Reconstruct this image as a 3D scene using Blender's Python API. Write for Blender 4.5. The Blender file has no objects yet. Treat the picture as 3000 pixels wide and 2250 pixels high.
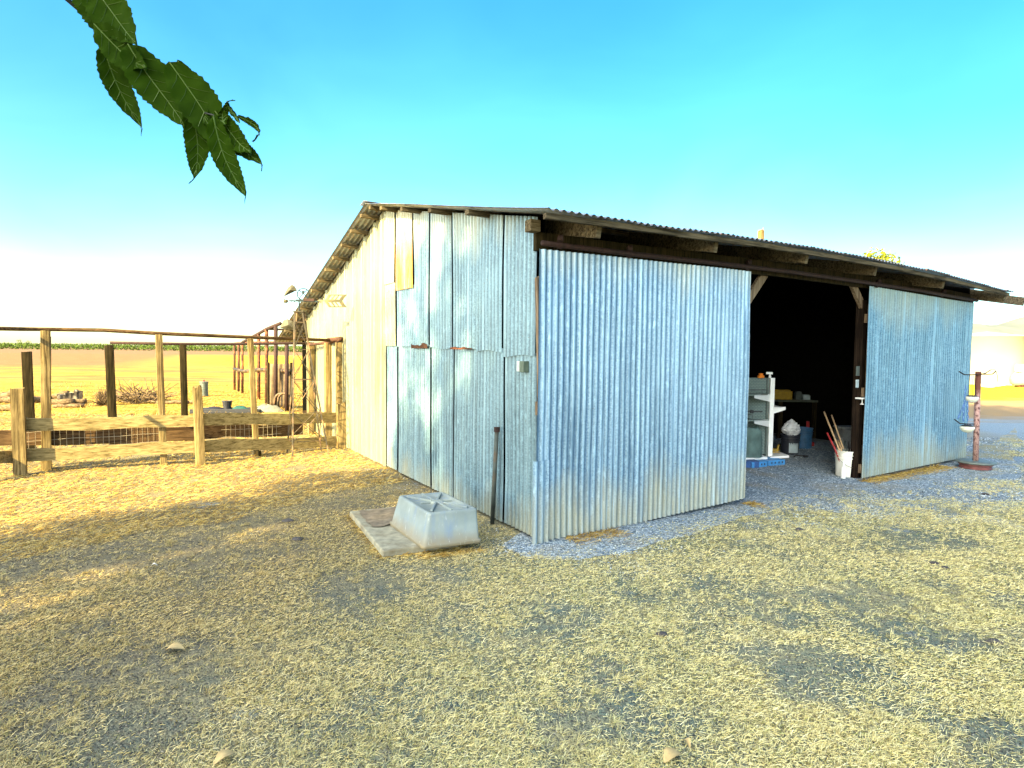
import bpy, math, random
import numpy as np
from mathutils import Vector, Matrix
random.seed(11); rng = np.random.default_rng(7)
sc = bpy.context.scene
col = sc.collection
R = math.radians
# ------------------------------------------------------------------ camera
FPX, HC = 1800.0, 1.70
PITCH, ROLL = math.atan(95/1800.0), R(0.62)
cF = Vector((0, math.cos(PITCH), -math.sin(PITCH)))
cR0 = Vector((1, 0, 0)); cU0 = Vector((0, math.sin(PITCH), math.cos(PITCH)))
cR = (math.cos(ROLL)*cR0 + math.sin(ROLL)*cU0); cU = (-math.sin(ROLL)*cR0 + math.cos(ROLL)*cU0)
CAM = Vector((0, 0, HC))
cam = bpy.data.cameras.new('camera'); camo = bpy.data.objects.new('camera', cam); col.objects.link(camo)
camo.matrix_world = Matrix(((cR.x, cU.x, -cF.x, 0), (cR.y, cU.y, -cF.y, 0), (cR.z, cU.z, -cF.z, HC), (0, 0, 0, 1)))
cam.sensor_width = 36; cam.lens = 36*FPX/3000; cam.clip_start = .02; cam.clip_end = 6000
sc.camera = camo
def ray(x, y): return (cF + cR*((x-1500)/FPX) - cU*((y-1125)/FPX))
def G(x, y, z=0.0):
    r = ray(x, y); t = (z-HC)/r.z; return CAM + r*t
def D(x, y, Y):
    r = ray(x, y); return CAM + r*(Y/r.y)
def onplane(x, y, P, d):
    n = Vector((-d.y, d.x, 0)); r = ray(x, y); t = (P-CAM).dot(n)/r.dot(n); return CAM + r*t
C0 = G(1566, 1585)
u = Vector((math.cos(R(32.7)), math.sin(R(32.7)), 0))
v = Vector((-math.sin(R(31.1)), math.cos(R(31.1)), 0))
nF = Vector((u.y, -u.x, 0))          # outward of the front wall
nG = Vector((-v.y, v.x, 0))          # outward of the gable wall
ZA = Vector((0, 0, 1))
def W(x, y): return onplane(x, y, C0, v)
def F(x, y, off=0.0): return onplane(x, y, C0+nF*off, u)
def sW(x, y=1100): return (W(x, y)-C0).dot(v)
def sF(x, y=1100): return (F(x, y)-C0).dot(u)
def BP(a, b, z=0.0): return Vector((C0.x+u.x*a+v.x*b, C0.y+u.y*a+v.y*b, z))
# ------------------------------------------------------------------ objects
def tag(o, label=None, cat=None, group=None, kind=None):
    if label: o['label'] = label
    if cat: o['category'] = cat
    if group: o['group'] = group
    if kind: o['kind'] = kind
    return o
def thing(name, loc, label, cat, group=None):
    o = bpy.data.objects.new(name, None); col.objects.link(o); o.location = loc; o.empty_display_size = .2
    return tag(o, label, cat, group)
class MB:
    def __init__(s): s.v = []; s.f = []
    def add(s, vs, fs):
        n = len(s.v); s.v += [tuple(p) for p in vs]; s.f += [tuple(i+n for i in q) for q in fs]; return s
    def obox(s, c, X, Y, Z):          # centre and three half vectors
        vs = [c+X*i+Y*j+Z*k for k in (-1, 1) for j in (-1, 1) for i in (-1, 1)]
        return s.add(vs, [(0,2,3,1),(4,5,7,6),(0,1,5,4),(2,6,7,3),(0,4,6,2),(1,3,7,5)])
    def box(s, x0, x1, y0, y1, z0, z1):
        return s.obox(Vector(((x0+x1)/2,(y0+y1)/2,(z0+z1)/2)), Vector(((x1-x0)/2,0,0)), Vector((0,(y1-y0)/2,0)), Vector((0,0,(z1-z0)/2)))
    def bar(s, a, b, w, h, side=None):  # rectangular bar from a to b, w along side, h across
        d = (b-a).normalized()
        sd = side.normalized() if side else (d.cross(ZA).normalized() if abs(d.z) < .95 else Vector((1,0,0)))
        sd = (sd-d*sd.dot(d)).normalized(); up = sd.cross(d).normalized()
        return s.obox((a+b)/2, sd*w/2, (b-a)/2, up*h/2)
    def tube(s, pts, r, n=8, cap=True):
        pts = [Vector(p) for p in pts]; rs = r if isinstance(r, (list, tuple)) else [r]*len(pts)
        vs = []; fs = []; prev = None
        for i, p in enumerate(pts):
            t = (pts[min(i+1, len(pts)-1)]-pts[max(i-1, 0)]).normalized()
            if prev is None: a = t.cross(Vector((.3,.2,1)) if abs(t.z) < .9 else Vector((1,.1,0))).normalized()
            else: a = (prev-t*prev.dot(t)).normalized()
            prev = a; b = t.cross(a)
            for k in range(n):
                an = 2*math.pi*k/n; vs.append(p+(a*math.cos(an)+b*math.sin(an))*rs[i])
        for i in range(len(pts)-1):
            for k in range(n): fs.append((i*n+k, i*n+(k+1)%n, (i+1)*n+(k+1)%n, (i+1)*n+k))
        if cap: fs += [tuple(range(n-1, -1, -1)), tuple((len(pts)-1)*n+k for k in range(n))]
        return s.add(vs, fs)
    def lathe(s, c, prof, n=24, axis=None, sq=None):
        c = Vector(c); ax = (axis or ZA).normalized()
        a = ax.orthogonal().normalized(); b = ax.cross(a); vs = []; fs = []
        for (r, z) in prof:
            for k in range(n):
                an = 2*math.pi*k/n; vs.append(c+(a*math.cos(an)+b*math.sin(an))*r+ax*z)
        for i in range(len(prof)-1):
            for k in range(n): fs.append((i*n+k, i*n+(k+1)%n, (i+1)*n+(k+1)%n, (i+1)*n+k))
        return s.add(vs, fs)
    def grid(s, P):                     # 2-D list of points
        m = len(P[0]); vs = [p for r_ in P for p in r_]
        fs = [(i*m+j, i*m+j+1, (i+1)*m+j+1, (i+1)*m+j) for i in range(len(P)-1) for j in range(m-1)]
        return s.add(vs, fs)
    def build(s, name, mat, parent=None, smooth=False, bevel=0, solid=0):
        off = Vector(parent.matrix_basis.translation) if parent else Vector((0,0,0))
        pp = parent.parent if parent else None
        while pp: off += Vector(pp.matrix_basis.translation); pp = pp.parent
        me = bpy.data.meshes.new(name); me.from_pydata([(p[0]-off.x, p[1]-off.y, p[2]-off.z) for p in s.v], [], s.f); me.update()
        if smooth: me.polygons.foreach_set('use_smooth', [True]*len(me.polygons))
        me.materials.append(mat); o = bpy.data.objects.new(name, me); col.objects.link(o)
        if parent: o.parent = parent
        if bevel:
            b = o.modifiers.new('bevel', 'BEVEL'); b.width = bevel; b.segments = 2; b.limit_method = 'ANGLE'
        if solid:
            b = o.modifiers.new('solid', 'SOLIDIFY'); b.thickness = solid; b.offset = 0; b.use_rim = not (smooth and solid < .005)
        return o
# ------------------------------------------------------------------ materials
class NT:
    def __init__(s, name):
        s.m = bpy.data.materials.new(name); s.m.use_nodes = True; s.t = s.m.node_tree; s.n = s.t.nodes; s.b = s.n['Principled BSDF']
    def new(s, ty, **kw):
        n = s.n.new(ty)
        for k, val in kw.items():
            if k in n.inputs.keys(): n.inputs[k].default_value = val
            else: setattr(n, k, val)
        return n
    def l(s, a, b): s.t.links.new(a, b)
    def coord(s, kind='Object', scale=(1,1,1), rot=(0,0,0)):
        tc = s.new('ShaderNodeTexCoord'); mp = s.new('ShaderNodeMapping')
        mp.inputs['Scale'].default_value = scale; mp2 = s.new('ShaderNodeMapping'); mp2.inputs['Rotation'].default_value = rot
        s.l(tc.outputs[kind], mp2.inputs[0]); s.l(mp2.outputs[0], mp.inputs[0]); return mp.outputs[0]
    def noise(s, vec, scale, detail=4, rough=.55, dist=0):
        n = s.new('ShaderNodeTexNoise', Scale=scale, Detail=detail, Roughness=rough, Distortion=dist); s.l(vec, n.inputs['Vector']); return n.outputs['Fac']
    def ramp(s, fac, stops):
        r = s.new('ShaderNodeValToRGB'); e = r.color_ramp.elements
        while len(e) < len(stops): e.new(.5)
        for i, (p, c) in enumerate(stops):
            e[i].position = p; e[i].color = (*c, 1) if not isinstance(c, (int, float)) else (c, c, c, 1)
        s.l(fac, r.inputs[0]); return r.outputs[0]
    def mix(s, fac, a, b, mode='MIX'):
        m = s.new('ShaderNodeMix', data_type='RGBA', blend_type=mode)
        for val, k in ((fac, 0), (a, 6), (b, 7)):
            if isinstance(val, (int, float)): m.inputs[k].default_value = val
            elif isinstance(val, tuple): m.inputs[k].default_value = (*val, 1)
            else: s.l(val, m.inputs[k])
        return m.outputs[2]
    def math(s, op, a, b=0.0, clamp=False):
        m = s.new('ShaderNodeMath', operation=op, use_clamp=clamp)
        for i, val in enumerate((a, b)):
            if isinstance(val, (int, float)): m.inputs[i].default_value = val
            else: s.l(val, m.inputs[i])
        return m.outputs[0]
    def xyz(s, vec):
        x = s.new('ShaderNodeSeparateXYZ'); s.l(vec, x.inputs[0]); return x.outputs
    def bump(s, h, strength=.4, dist=.01):
        b = s.new('ShaderNodeBump', Strength=strength, Distance=dist); s.l(h, b.inputs['Height']); s.l(b.outputs[0], s.b.inputs['Normal'])
    def col(s, c):
        if isinstance(c, tuple): s.b.inputs['Base Color'].default_value = (*c, 1)
        else: s.l(c, s.b.inputs['Base Color'])
    def set(s, rough=.8, metal=0.0, spec=.3):
        s.b.inputs['Roughness'].default_value = rough; s.b.inputs['Metallic'].default_value = metal
        s.b.inputs['Specular IOR Level'].default_value = spec; return s.m
def plain(name, c, rough=.6, metal=0.0, var=.25, scale=18, dirt=None, bump=.15):
    t = NT(name); vec = t.coord()
    n = t.noise(vec, scale); lo = tuple(x*(1-var) for x in c); hi = tuple(min(1, x*(1+var)) for x in c)
    cc = t.ramp(n, [(.3, lo), (.7, hi)])
    if dirt: cc = t.mix(t.ramp(t.noise(vec, 5, 5), [(.5, 0.0), (.72, 1.0)]), cc, dirt)
    t.col(cc); t.bump(n, bump, .005); return t.set(rough, metal, .4)
def wood(name, dark, light, rot=0.0, vertical=False, alongv=False):
    t = NT(name)
    sc_ = (26, 26, 1.3) if vertical else (1.3, 26, 26)
    vec = t.coord(scale=sc_, rot=(0, 0, rot)); v0 = t.coord()
    n = t.noise(vec, 1.6, 6, .7, .4); n2 = t.noise(v0, 3.5, 4)
    c = t.ramp(n, [(.36, tuple(x*.6 for x in dark)), (.5, tuple((a+b)/2 for a, b in zip(dark, light))), (.62, light)])
    c = t.mix(t.ramp(n2, [(.45, 0.0), (.75, .55)]), c, tuple(x*.55 for x in dark))
    t.col(c); t.bump(n, .7, .008); return t.set(.9, 0, .08)
UR = -R(32.7)
M = {}
def steel(name, base, dust_lo=.55, dust_hi=2.3, dustc=(.42,.38,.22), rust=.0, dark=(.17,.27,.37), spang=1.0):
    """weathered galvanised iron: spangle, streaks, splashed earth near the ground, chalky bloom high up"""
    t = NT(name); v0 = t.coord(); z = t.xyz(v0)[2]
    vs = t.coord(scale=(9, 9, .45))
    st = t.noise(vs, 1.5, 5, .6, .3); pt = t.noise(v0, 1.7, 5, .6); sp = t.noise(v0, 55, 3, .7)
    c = t.ramp(st, [(.3, dark), (.47, base), (.72, tuple(min(.9, x*1.35) for x in base))])
    c = t.mix(t.ramp(sp, [(.44, .6*spang), (.56, 0.0)]), c, dark)
    sp2 = t.noise(t.coord(scale=(1,1,.35)), 24, 5, .75); c = t.mix(t.ramp(sp2, [(.54, 0.0), (.66, .6)]), c, tuple(min(.95, x*1.9) for x in base))
    c = t.mix(t.ramp(pt, [(.5, 0.0), (.68, .5)]), c, tuple(min(.9, x*1.25) for x in base))
    w = t.math('MULTIPLY', t.math('SUBTRACT', t.noise(t.coord(scale=(2.2,2.2,.8)), 1.0, 4), .5), 1.3)
    zz = t.math('ADD', z, w)
    gi = t.new('ShaderNodeNewGeometry'); pn = gi.outputs['Pointiness']  # light relief painted into the colour: grooves darkened, crests lightened
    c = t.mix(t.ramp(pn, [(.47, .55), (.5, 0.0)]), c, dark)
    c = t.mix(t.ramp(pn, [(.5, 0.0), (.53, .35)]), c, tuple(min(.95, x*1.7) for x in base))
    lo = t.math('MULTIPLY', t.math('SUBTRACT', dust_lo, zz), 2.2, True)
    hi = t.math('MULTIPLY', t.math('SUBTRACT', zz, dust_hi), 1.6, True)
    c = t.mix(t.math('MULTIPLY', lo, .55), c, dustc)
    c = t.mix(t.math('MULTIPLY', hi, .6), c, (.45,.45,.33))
    if rust:
        rn = t.noise(vs, 2.3, 5, .7); c = t.mix(t.math('MULTIPLY', t.ramp(rn, [(.60-rust*.2, 0.0), (.70-rust*.15, .9)]), t.math('MULTIPLY', t.math('SUBTRACT', 3.22, z), 3.0, True) if rust > .5 else 1.0), c, (.50,.19,.015))
    ng = t.new('ShaderNodeTexVoronoi', Scale=11.0); t.l(v0, ng.inputs['Vector'])
    c = t.mix(t.ramp(ng.outputs['Distance'], [(.05, .6), (.075, 0.0)]), c, (.08,.07,.06))
    stk = t.noise(t.coord(scale=(14, 14, .25)), 1.3, 4, .7); c = t.mix(t.ramp(stk, [(.55, 0.0), (.66, .45)]), c, tuple(min(.9, x*1.9+.06) for x in base)); c = t.mix(t.ramp(stk, [(.33, .5), (.43, 0.0)]), c, dark)
    t.col(c); t.bump(t.noise(v0, 9, 3), .25, .01); m = t.set(.5, .4, .5)
    t.l(t.ramp(st, [(.3, .30), (.7, .5)]), t.b.inputs['Roughness']); return m
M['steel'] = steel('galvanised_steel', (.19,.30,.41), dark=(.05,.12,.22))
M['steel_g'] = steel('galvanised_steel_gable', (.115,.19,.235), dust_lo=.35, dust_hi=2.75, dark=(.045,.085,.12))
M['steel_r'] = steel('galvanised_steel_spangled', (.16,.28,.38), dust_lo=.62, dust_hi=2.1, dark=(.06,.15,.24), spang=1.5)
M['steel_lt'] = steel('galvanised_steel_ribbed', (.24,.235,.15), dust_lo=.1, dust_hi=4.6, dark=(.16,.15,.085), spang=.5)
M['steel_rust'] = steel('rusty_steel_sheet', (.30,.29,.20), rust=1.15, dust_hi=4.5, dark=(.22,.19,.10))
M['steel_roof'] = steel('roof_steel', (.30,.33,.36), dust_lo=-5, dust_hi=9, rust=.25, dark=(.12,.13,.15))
M['wood_v'] = wood('weathered_post_wood', (.09,.06,.025), (.27,.20,.09), vertical=True)
M['wood_rail'] = wood('pale_rail_wood', (.15,.11,.045), (.30,.235,.11), rot=UR)
M['wood_dk'] = wood('dark_creosote_post', (.010,.009,.004), (.045,.032,.014), vertical=True)
M['wood_beam'] = wood('old_beam_wood', (.035,.028,.018), (.15,.12,.075), rot=UR)
M['wood_beamv'] = wood('old_brace_wood', (.09,.06,.04), (.27,.20,.13), vertical=True)
M['wood_raf'] = wood('rafter_wood', (.05,.038,.022), (.19,.15,.09), rot=UR)
M['wood_plank'] = wood('brown_plank_wood', (.045,.026,.014), (.13,.08,.04), rot=UR)
M['wood_log'] = wood('bleached_log', (.04,.028,.018), (.24,.17,.10), rot=.3)
M['rust'] = plain('rusty_iron', (.055,.022,.011), .85, .1, .45, 30, dirt=(.30,.10,.04), bump=.5)
M['rustdk'] = plain('dark_rusty_iron', (.03,.013,.011), .8, .2, .5, 25, bump=.4)
M['iron'] = plain('grey_angle_iron', (.032,.026,.018), .6, .3, .25, 20, dirt=(.25,.14,.07))
M['black'] = plain('black_iron', (.025,.025,.028), .6, .2, .3)
M['blueiron'] = plain('blue_grey_iron', (.006,.02,.03), .8, 0, .3)
M['vane'] = plain('faded_vane_sheet', (.04,.037,.014), .65, .1, .25, 25, dirt=(.25,.18,.08))
M['blade'] = plain('windmill_blade_sheet', (.06,.055,.035), .6, .2, .35, 25)
M['tub'] = NT('grey_tub_plastic'); t = M['tub']; v0 = t.coord()
c = t.ramp(t.noise(v0, 4, 5), [(.3, (.15,.18,.18)), (.7, (.24,.28,.26))])
c = t.mix(t.ramp(t.noise(t.coord(scale=(9,9,.7)), 2, 4), [(.52, 0.0), (.7, .5)]), c, (.12,.18,.28))
c = t.mix(t.math('MULTIPLY', t.math('SUBTRACT', t.math('ADD', .09, t.math('MULTIPLY', t.noise(v0, 9, 4), .12)), t.xyz(v0)[2]), 8, True), c, (.20,.17,.11))
scr = t.noise(t.coord(scale=(40, 40, 3)), 1, 3, .7); c = t.mix(t.ramp(scr, [(.63, 0.0), (.70, .5)]), c, (.45,.48,.46))
t.col(c); t.bump(t.noise(v0, 30, 4), .2, .004); M['tub'] = t.set(.6, 0, .35)
M['conc'] = plain('slab_concrete', (.25,.235,.17), .95, 0, .3, 14, dirt=(.15,.12,.07), bump=.5)
M['soil'] = plain('soil_dirt', (.16,.125,.085), .95, 0, .35, 16, bump=.6)
M['white'] = plain('white_enamel', (.80,.80,.78), .45, 0, .06, 8)
M['bucketw'] = plain('white_bucket_plastic', (.72,.72,.66), .5, 0, .08, 9, dirt=(.45,.40,.30), bump=.1)
t = NT('pegboard_grey'); br = t.new('ShaderNodeTexBrick', Scale=1.0); br.inputs['Brick Width'].default_value = .05; br.inputs['Row Height'].default_value = .024; br.inputs['Mortar Size'].default_value = .003
br.inputs['Color1'].default_value = (.15,.20,.19,1); br.inputs['Color2'].default_value = (.17,.22,.20,1); br.inputs['Mortar'].default_value = (.07,.10,.10,1)
t.l(t.coord(rot=(R(90), 0, 0)), br.inputs['Vector']); t.col(br.outputs['Color']); M['peg'] = t.set(.7, 0, .2)
M['bluep'] = plain('blue_plastic', (.06,.25,.55), .5, 0, .25, 8)
M['blackp'] = plain('black_plastic', (.02,.022,.03), .45, 0, .2)
M['labelp'] = plain('paper_label', (.33,.40,.42), .7, 0, .2, 12)
M['bag'] = plain('white_plastic_bag', (.62,.64,.66), .35, 0, .15, 9, dirt=(.25,.25,.27), bump=.6)
M['yel'] = plain('yellow_plastic', (.35,.22,.02), .5, 0, .2)
M['ora'] = plain('orange_plastic', (.8,.22,.02), .5, 0, .1)
M['red'] = plain('red_paint', (.30,.02,.02), .5, 0, .3)
M['teal'] = plain('teal_cloth', (.005,.05,.045), .8, 0, .3)
M['purple'] = plain('dark_purple_cloth', (.006,.006,.018), .8, 0, .3)
M['cloth'] = plain('grey_green_cloth', (.08,.13,.12), .85, 0, .3, 8, bump=.5)
M['canvas'] = plain('brown_canvas', (.12,.085,.05), .9, 0, .4, 6, dirt=(.08,.07,.05), bump=.4)
M['galv'] = plain('galvanised_can', (.10,.12,.11), .5, .4, .3, 12)
M['tank'] = plain('white_tank_paint', (.27,.265,.225), .8, 0, .03, 1, bump=0)
M['cream'] = plain('cream_glass_bowl', (.66,.66,.52), .4, 0, .12, 14)
M['bluerope'] = plain('blue_chain', (.07,.16,.38), .6, 0, .3)
M['handle'] = plain('tool_handle_wood', (.42,.28,.15), .7, 0, .25, 20)
M['wire'] = plain('fence_wire', (.42,.36,.26), .6, .4, .2)
M['bone'] = plain('pale_stone', (.60,.55,.45), .9, 0, .2, 12, bump=.5)
M['darkroom'] = plain('interior_shade_black', (.004,.004,.0035), 1, 0, .3); M['darkroom'].node_tree.nodes['Principled BSDF'].inputs['Specular IOR Level'].default_value = 0  # near-black, the darkness of the interior put into the colour
t = NT('pink_rust_post'); v0 = t.coord(scale=(1,1,.6))
c = t.ramp(t.noise(v0, 38, 5, .7), [(.42, (.09,.035,.035)), (.46, (.34,.20,.18)), (.7, (.50,.33,.29))])
zz = t.xyz(t.coord())[2]
c = t.mix(t.ramp(zz, [(.0, 0.0), (1.0, 0.0)]), c, c); c = t.mix(t.math('MULTIPLY', t.math('SUBTRACT', zz, 1.05), 6, True), c, (.12,.045,.03))
t.col(c); t.bump(t.noise(v0, 26), .4, .004); M['pinkpost'] = t.set(.8, 0, .2)
def leafmat(name, a, b, trans=.35):
    t = NT(name); vec = t.coord(); gi = t.new('ShaderNodeNewGeometry')
    c = t.mix(gi.outputs['Random Per Island'], a, b); c = t.mix(t.ramp(t.noise(vec, 22, 4), [(.4, 0.0), (.7, .6)]), c, tuple((x+y)/2*.6 for x, y in zip(a, b)))
    t.col(c); t.set(.75, 0, .08)
    tr = t.new('ShaderNodeBsdfTranslucent'); t.l(c, tr.inputs[0]); ms = t.new('ShaderNodeMixShader'); ms.inputs[0].default_value = trans
    t.l(t.b.outputs[0], ms.inputs[1]); t.l(tr.outputs[0], ms.inputs[2]); t.l(ms.outputs[0], t.n['Material Output'].inputs[0]); return t.m
M['leaf'] = leafmat('tree_leaf', (.008,.045,.0015), (.045,.095,.002), .55)
M['leafv'] = plain('leaf_vein', (.06,.11,.012), .6, 0, .1)
M['crown'] = leafmat('crown_foliage', (.05,.10,.02), (.09,.15,.03), .08)
M['ytree'] = leafmat('yellow_green_foliage', (.16,.20,.02), (.30,.30,.03), .4)
M['orchard'] = leafmat('orchard_foliage', (.06,.10,.02), (.12,.17,.035), .2)
M['post_in'] = wood('dark_door_post', (.006,.004,.003), (.028,.018,.012), vertical=True)
M['bark'] = wood('bark', (.06,.045,.03), (.16,.12,.08), vertical=True)
M['fallen'] = plain('fallen_leaf', (.42,.30,.13), .8, 0, .25, 30)
def strawmat(name, stops):
    t = NT(name); gi = t.new('ShaderNodeNewGeometry'); c = t.ramp(gi.outputs['Random Per Island'], stops)
    vv = t.coord(); xx_, yy_, _z = t.xyz(vv)
    if name != 'golden_straw':
        lf = t.math('MULTIPLY', t.math('SUBTRACT', t.math('SUBTRACT', t.math('MULTIPLY', yy_, .35), xx_), .9), .4, True)
        c = t.mix(t.math('MULTIPLY', lf, .6), c, t.mix(1.0, c, (.60,.44,.28), 'MULTIPLY'))
        c = t.mix(t.ramp(t.noise(vv, .9, 4, .6), [(.42, .5), (.55, 0.0)]), c, t.mix(1.0, c, (.80,.84,.82), 'MULTIPLY'))
    t.col(c); t.set(.7, 0, .25)
    tr = t.new('ShaderNodeBsdfTranslucent'); t.l(c, tr.inputs[0]); ms = t.new('ShaderNodeMixShader'); ms.inputs[0].default_value = .2
    t.l(t.b.outputs[0], ms.inputs[1]); t.l(tr.outputs[0], ms.inputs[2]); t.l(ms.outputs[0], t.n['Material Output'].inputs[0]); return t.m
M['straw'] = strawmat('dry_lawn_blades', [(0, (.05,.04,.015)), (.2, (.30,.24,.07)), (.36, (.84,.68,.25)), (.84, (.98,.87,.46)), (.98, (.30,.32,.06))])
M['strawy'] = strawmat('golden_straw', [(0, (.16,.085,.018)), (.35, (.36,.22,.045)), (.7, (.56,.38,.09)), (1, (.68,.53,.19))])
M['chips'] = strawmat('gravel_chips', [(0, (.06,.085,.11)), (.45, (.20,.26,.31)), (.8, (.42,.49,.53)), (1, (.72,.76,.76))])
# ---- ground
t = NT('ground_earth'); v0 = t.coord(); x, y, z = t.xyz(v0)
n1 = t.noise(v0, 1.1, 6, .62); n2 = t.noise(v0, 14, 5, .7); n3 = t.noise(v0, 70, 3, .7)
n1 = t.noise(v0, 1.1, 9, .72)
near = t.ramp(n1, [(.40, (.055,.12,.125)), (.52, (.14,.18,.14)), (.64, (.46,.39,.18))])
lf = t.math('MULTIPLY', t.math('SUBTRACT', t.math('SUBTRACT', t.math('MULTIPLY', y, .35), x), 1.4), .5, True)
near = t.mix(t.math('MULTIPLY', lf, .75), near, t.ramp(t.noise(v0, 3, 5), [(.35, (.075,.048,.03)), (.65, (.17,.11,.06))]))
near = t.mix(t.ramp(n2, [(.35, .0), (.7, .6)]), near, (.36,.30,.15))
near = t.mix(t.ramp(n3, [(.42, .75), (.52, 0.0)]), near, (.04,.04,.035))
near = t.mix(t.ramp(t.noise(v0, 120, 2, .6), [(.56, 0.0), (.66, .6)]), near, (.42,.38,.26))
# farther out: stubble and ploughed soil in bands
vst = t.coord(scale=(.02, .16, 1)); s1 = t.noise(vst, 1.3, 6, .65); s2 = t.noise(t.coord(scale=(.3,1.2,1)), 1.0, 6, .7)
stub = t.ramp(s2, [(.35, (.14,.08,.018)), (.5, (.27,.18,.035)), (.65, (.38,.28,.05))])
soil = t.ramp(s2, [(.35, (.13,.075,.035)), (.65, (.21,.13,.06))])
yel = t.ramp(s2, [(.35, (.33,.21,.02)), (.65, (.44,.31,.03))])
yy = t.math('ADD', y, t.math('MULTIPLY', t.math('SUBTRACT', s1, .5), 24))
gz = t.math('MULTIPLY', t.math('MULTIPLY', t.math('SUBTRACT', y, 5.3), .5, True), t.math('MULTIPLY', t.math('SUBTRACT', x, 1.2), .6, True))
gm = t.ramp(t.math('ADD', t.noise(v0, 1.3, 7, .65), t.math('MULTIPLY', gz, .35)), [(.62, 0.0), (.76, 1.0)])
near = t.mix(gm, near, t.ramp(t.noise(v0, 60, 3, .7), [(.35, (.07,.10,.13)), (.5, (.20,.26,.31)), (.68, (.45,.50,.52))]))
c = t.mix(t.math('MULTIPLY', t.math('SUBTRACT', yy, 11), .2, True), near, stub)
mid = t.ramp(s1, [(.45, 0.0), (.55, .7)])
c = t.mix(t.math('MULTIPLY', t.math('MULTIPLY', t.math('SUBTRACT', yy, 28), .1, True), mid), c, soil)
# bright yellow patch 55..150 m out, right of x = -50
pm = t.math('MULTIPLY', t.math('MULTIPLY', t.math('SUBTRACT', yy, 52), .1, True), t.math('MULTIPLY', t.math('SUBTRACT', t.math('ADD', x, t.math('MULTIPLY', y, .48)), -12), .07, True))
c = t.mix(t.math('MULTIPLY', t.math('SUBTRACT', yy, 48), .1, True), c, soil)
c = t.mix(pm, c, yel)
c = t.mix(t.math('MULTIPLY', t.math('SUBTRACT', y, 150), .05, True), c, (.16,.10,.055))
# right-hand yard: yellow grass beyond bare earth
rm = t.math('MULTIPLY', t.math('SUBTRACT', x, 9), .5, True)
ry = t.math('ADD', y, t.math('MULTIPLY', t.math('SUBTRACT', s2, .5), 8))
rc = t.mix(t.math('MULTIPLY', t.math('SUBTRACT', ry, 23), .5, True), (.28,.19,.10), (.40,.32,.02))
rc = t.mix(t.math('MULTIPLY', t.math('SUBTRACT', 17.5, ry), .5, True), rc, near)
c = t.mix(rm, c, rc)
t.col(c); t.bump(t.mix(.5, n2, n3), .8, .03); M['ground'] = t.set(.95, 0, .1)
t = NT('gravel_bed'); v0 = t.coord(); vo = t.new('ShaderNodeTexVoronoi', Scale=52.0); t.l(v0, vo.inputs['Vector'])
c = t.ramp(t.xyz(vo.outputs['Color'])[0], [(0, (.07,.10,.13)), (.5, (.21,.27,.32)), (1, (.46,.52,.56))])
c = t.mix(t.ramp(t.noise(v0, 1.6, 5), [(.5, 0.0), (.7, .7)]), c, (.30,.26,.17))
c = t.mix(t.math('MULTIPLY', t.math('MULTIPLY', t.math('SUBTRACT', t.xyz(v0)[0], 6.2), .5, True), t.ramp(t.noise(v0, 1.1, 6, .7), [(.42, 0.0), (.6, .9)])), c, (.36,.30,.15))
t.col(c); t.bump(vo.outputs['Distance'], 1.0, .02); M['gravel'] = t.set(.9, 0, .2)
t = NT('far_hill'); v0 = t.coord(); z = t.xyz(v0)[2]
t.col(t.mix(t.math('MULTIPLY', t.math('SUBTRACT', z, 6), .3, True), (.36,.25,.16), t.ramp(t.noise(v0, .05, 5), [(.4, (.10,.115,.115)), (.6, (.13,.145,.14))]))); M['hill'] = t.set(.95, 0, .1)
# ------------------------------------------------------------------ noise on the CPU
_perm = rng.random((256, 256))
def vnoise(x, y, f):
    x = np.asarray(x)*f+100.3; y = np.asarray(y)*f+57.1
    xi = np.floor(x).astype(int); yi = np.floor(y).astype(int); fx = x-xi; fy = y-yi; fx = fx*fx*(3-2*fx); fy = fy*fy*(3-2*fy)
    g = lambda a, b: _perm[a % 256, b % 256]
    return (g(xi,yi)*(1-fx)+g(xi+1,yi)*fx)*(1-fy)+(g(xi,yi+1)*(1-fx)+g(xi+1,yi+1)*fx)*fy
# ------------------------------------------------------------------ setting
m = MB(); xs = [-3000,-600,-120,-40,-15,0,15,40,120,600,3000]; ys = [-600,-60,-15,0,15,40,120,400,3500]
m.grid([[Vector((a, b, 0)) for a in xs] for b in ys]); tag(m.build('ground', M['ground']), kind='structure')
gp = [G(1470,1600), G(1560,1632), G(1700,1640), G(1850,1612), G(2000,1572), G(2180,1515), G(2330,1480), G(2500,1455), G(2650,1440), G(2780,1425), G(2900,1418), G(2990,1400), G(2985,1258), BP(8.4, .1), BP(8.2, 8.6), BP(.1, 8.6), BP(.05, .3)]
gpoly = [(p.x, p.y) for p in gp]
def inpoly(x, y, poly):
    x = np.asarray(x); y = np.asarray(y); r_ = np.zeros(x.shape, bool); n = len(poly)
    for i in range(n):
        x1, y1 = poly[i]; x2, y2 = poly[(i+1) % n]
        cnd = (y1 > y) != (y2 > y); r_ ^= cnd & (x < (x2-x1)*(y-y1)/((y2-y1) if y2 != y1 else 1e-9)+x1)
    return r_
pts = []
for i in range(len(gp)):
    a, b = gp[i], gp[(i+1) % len(gp)]; n = max(1, int((b-a).length/.12)) if i < 13 else 6
    for k in range(n):
        p = a.lerp(b, k/n); j = (.10 if i < 9 else .5)*(float(vnoise(p.x, p.y, 2.7 if i < 9 else 1.3))-.5)*2 if i < 13 else 0
        pts.append(Vector((p.x+j*.5, p.y+j, .004)))
m = MB(); m.add(pts, [tuple(range(len(pts)))]); tag(m.build('gravel', M['gravel']), kind='structure')
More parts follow.
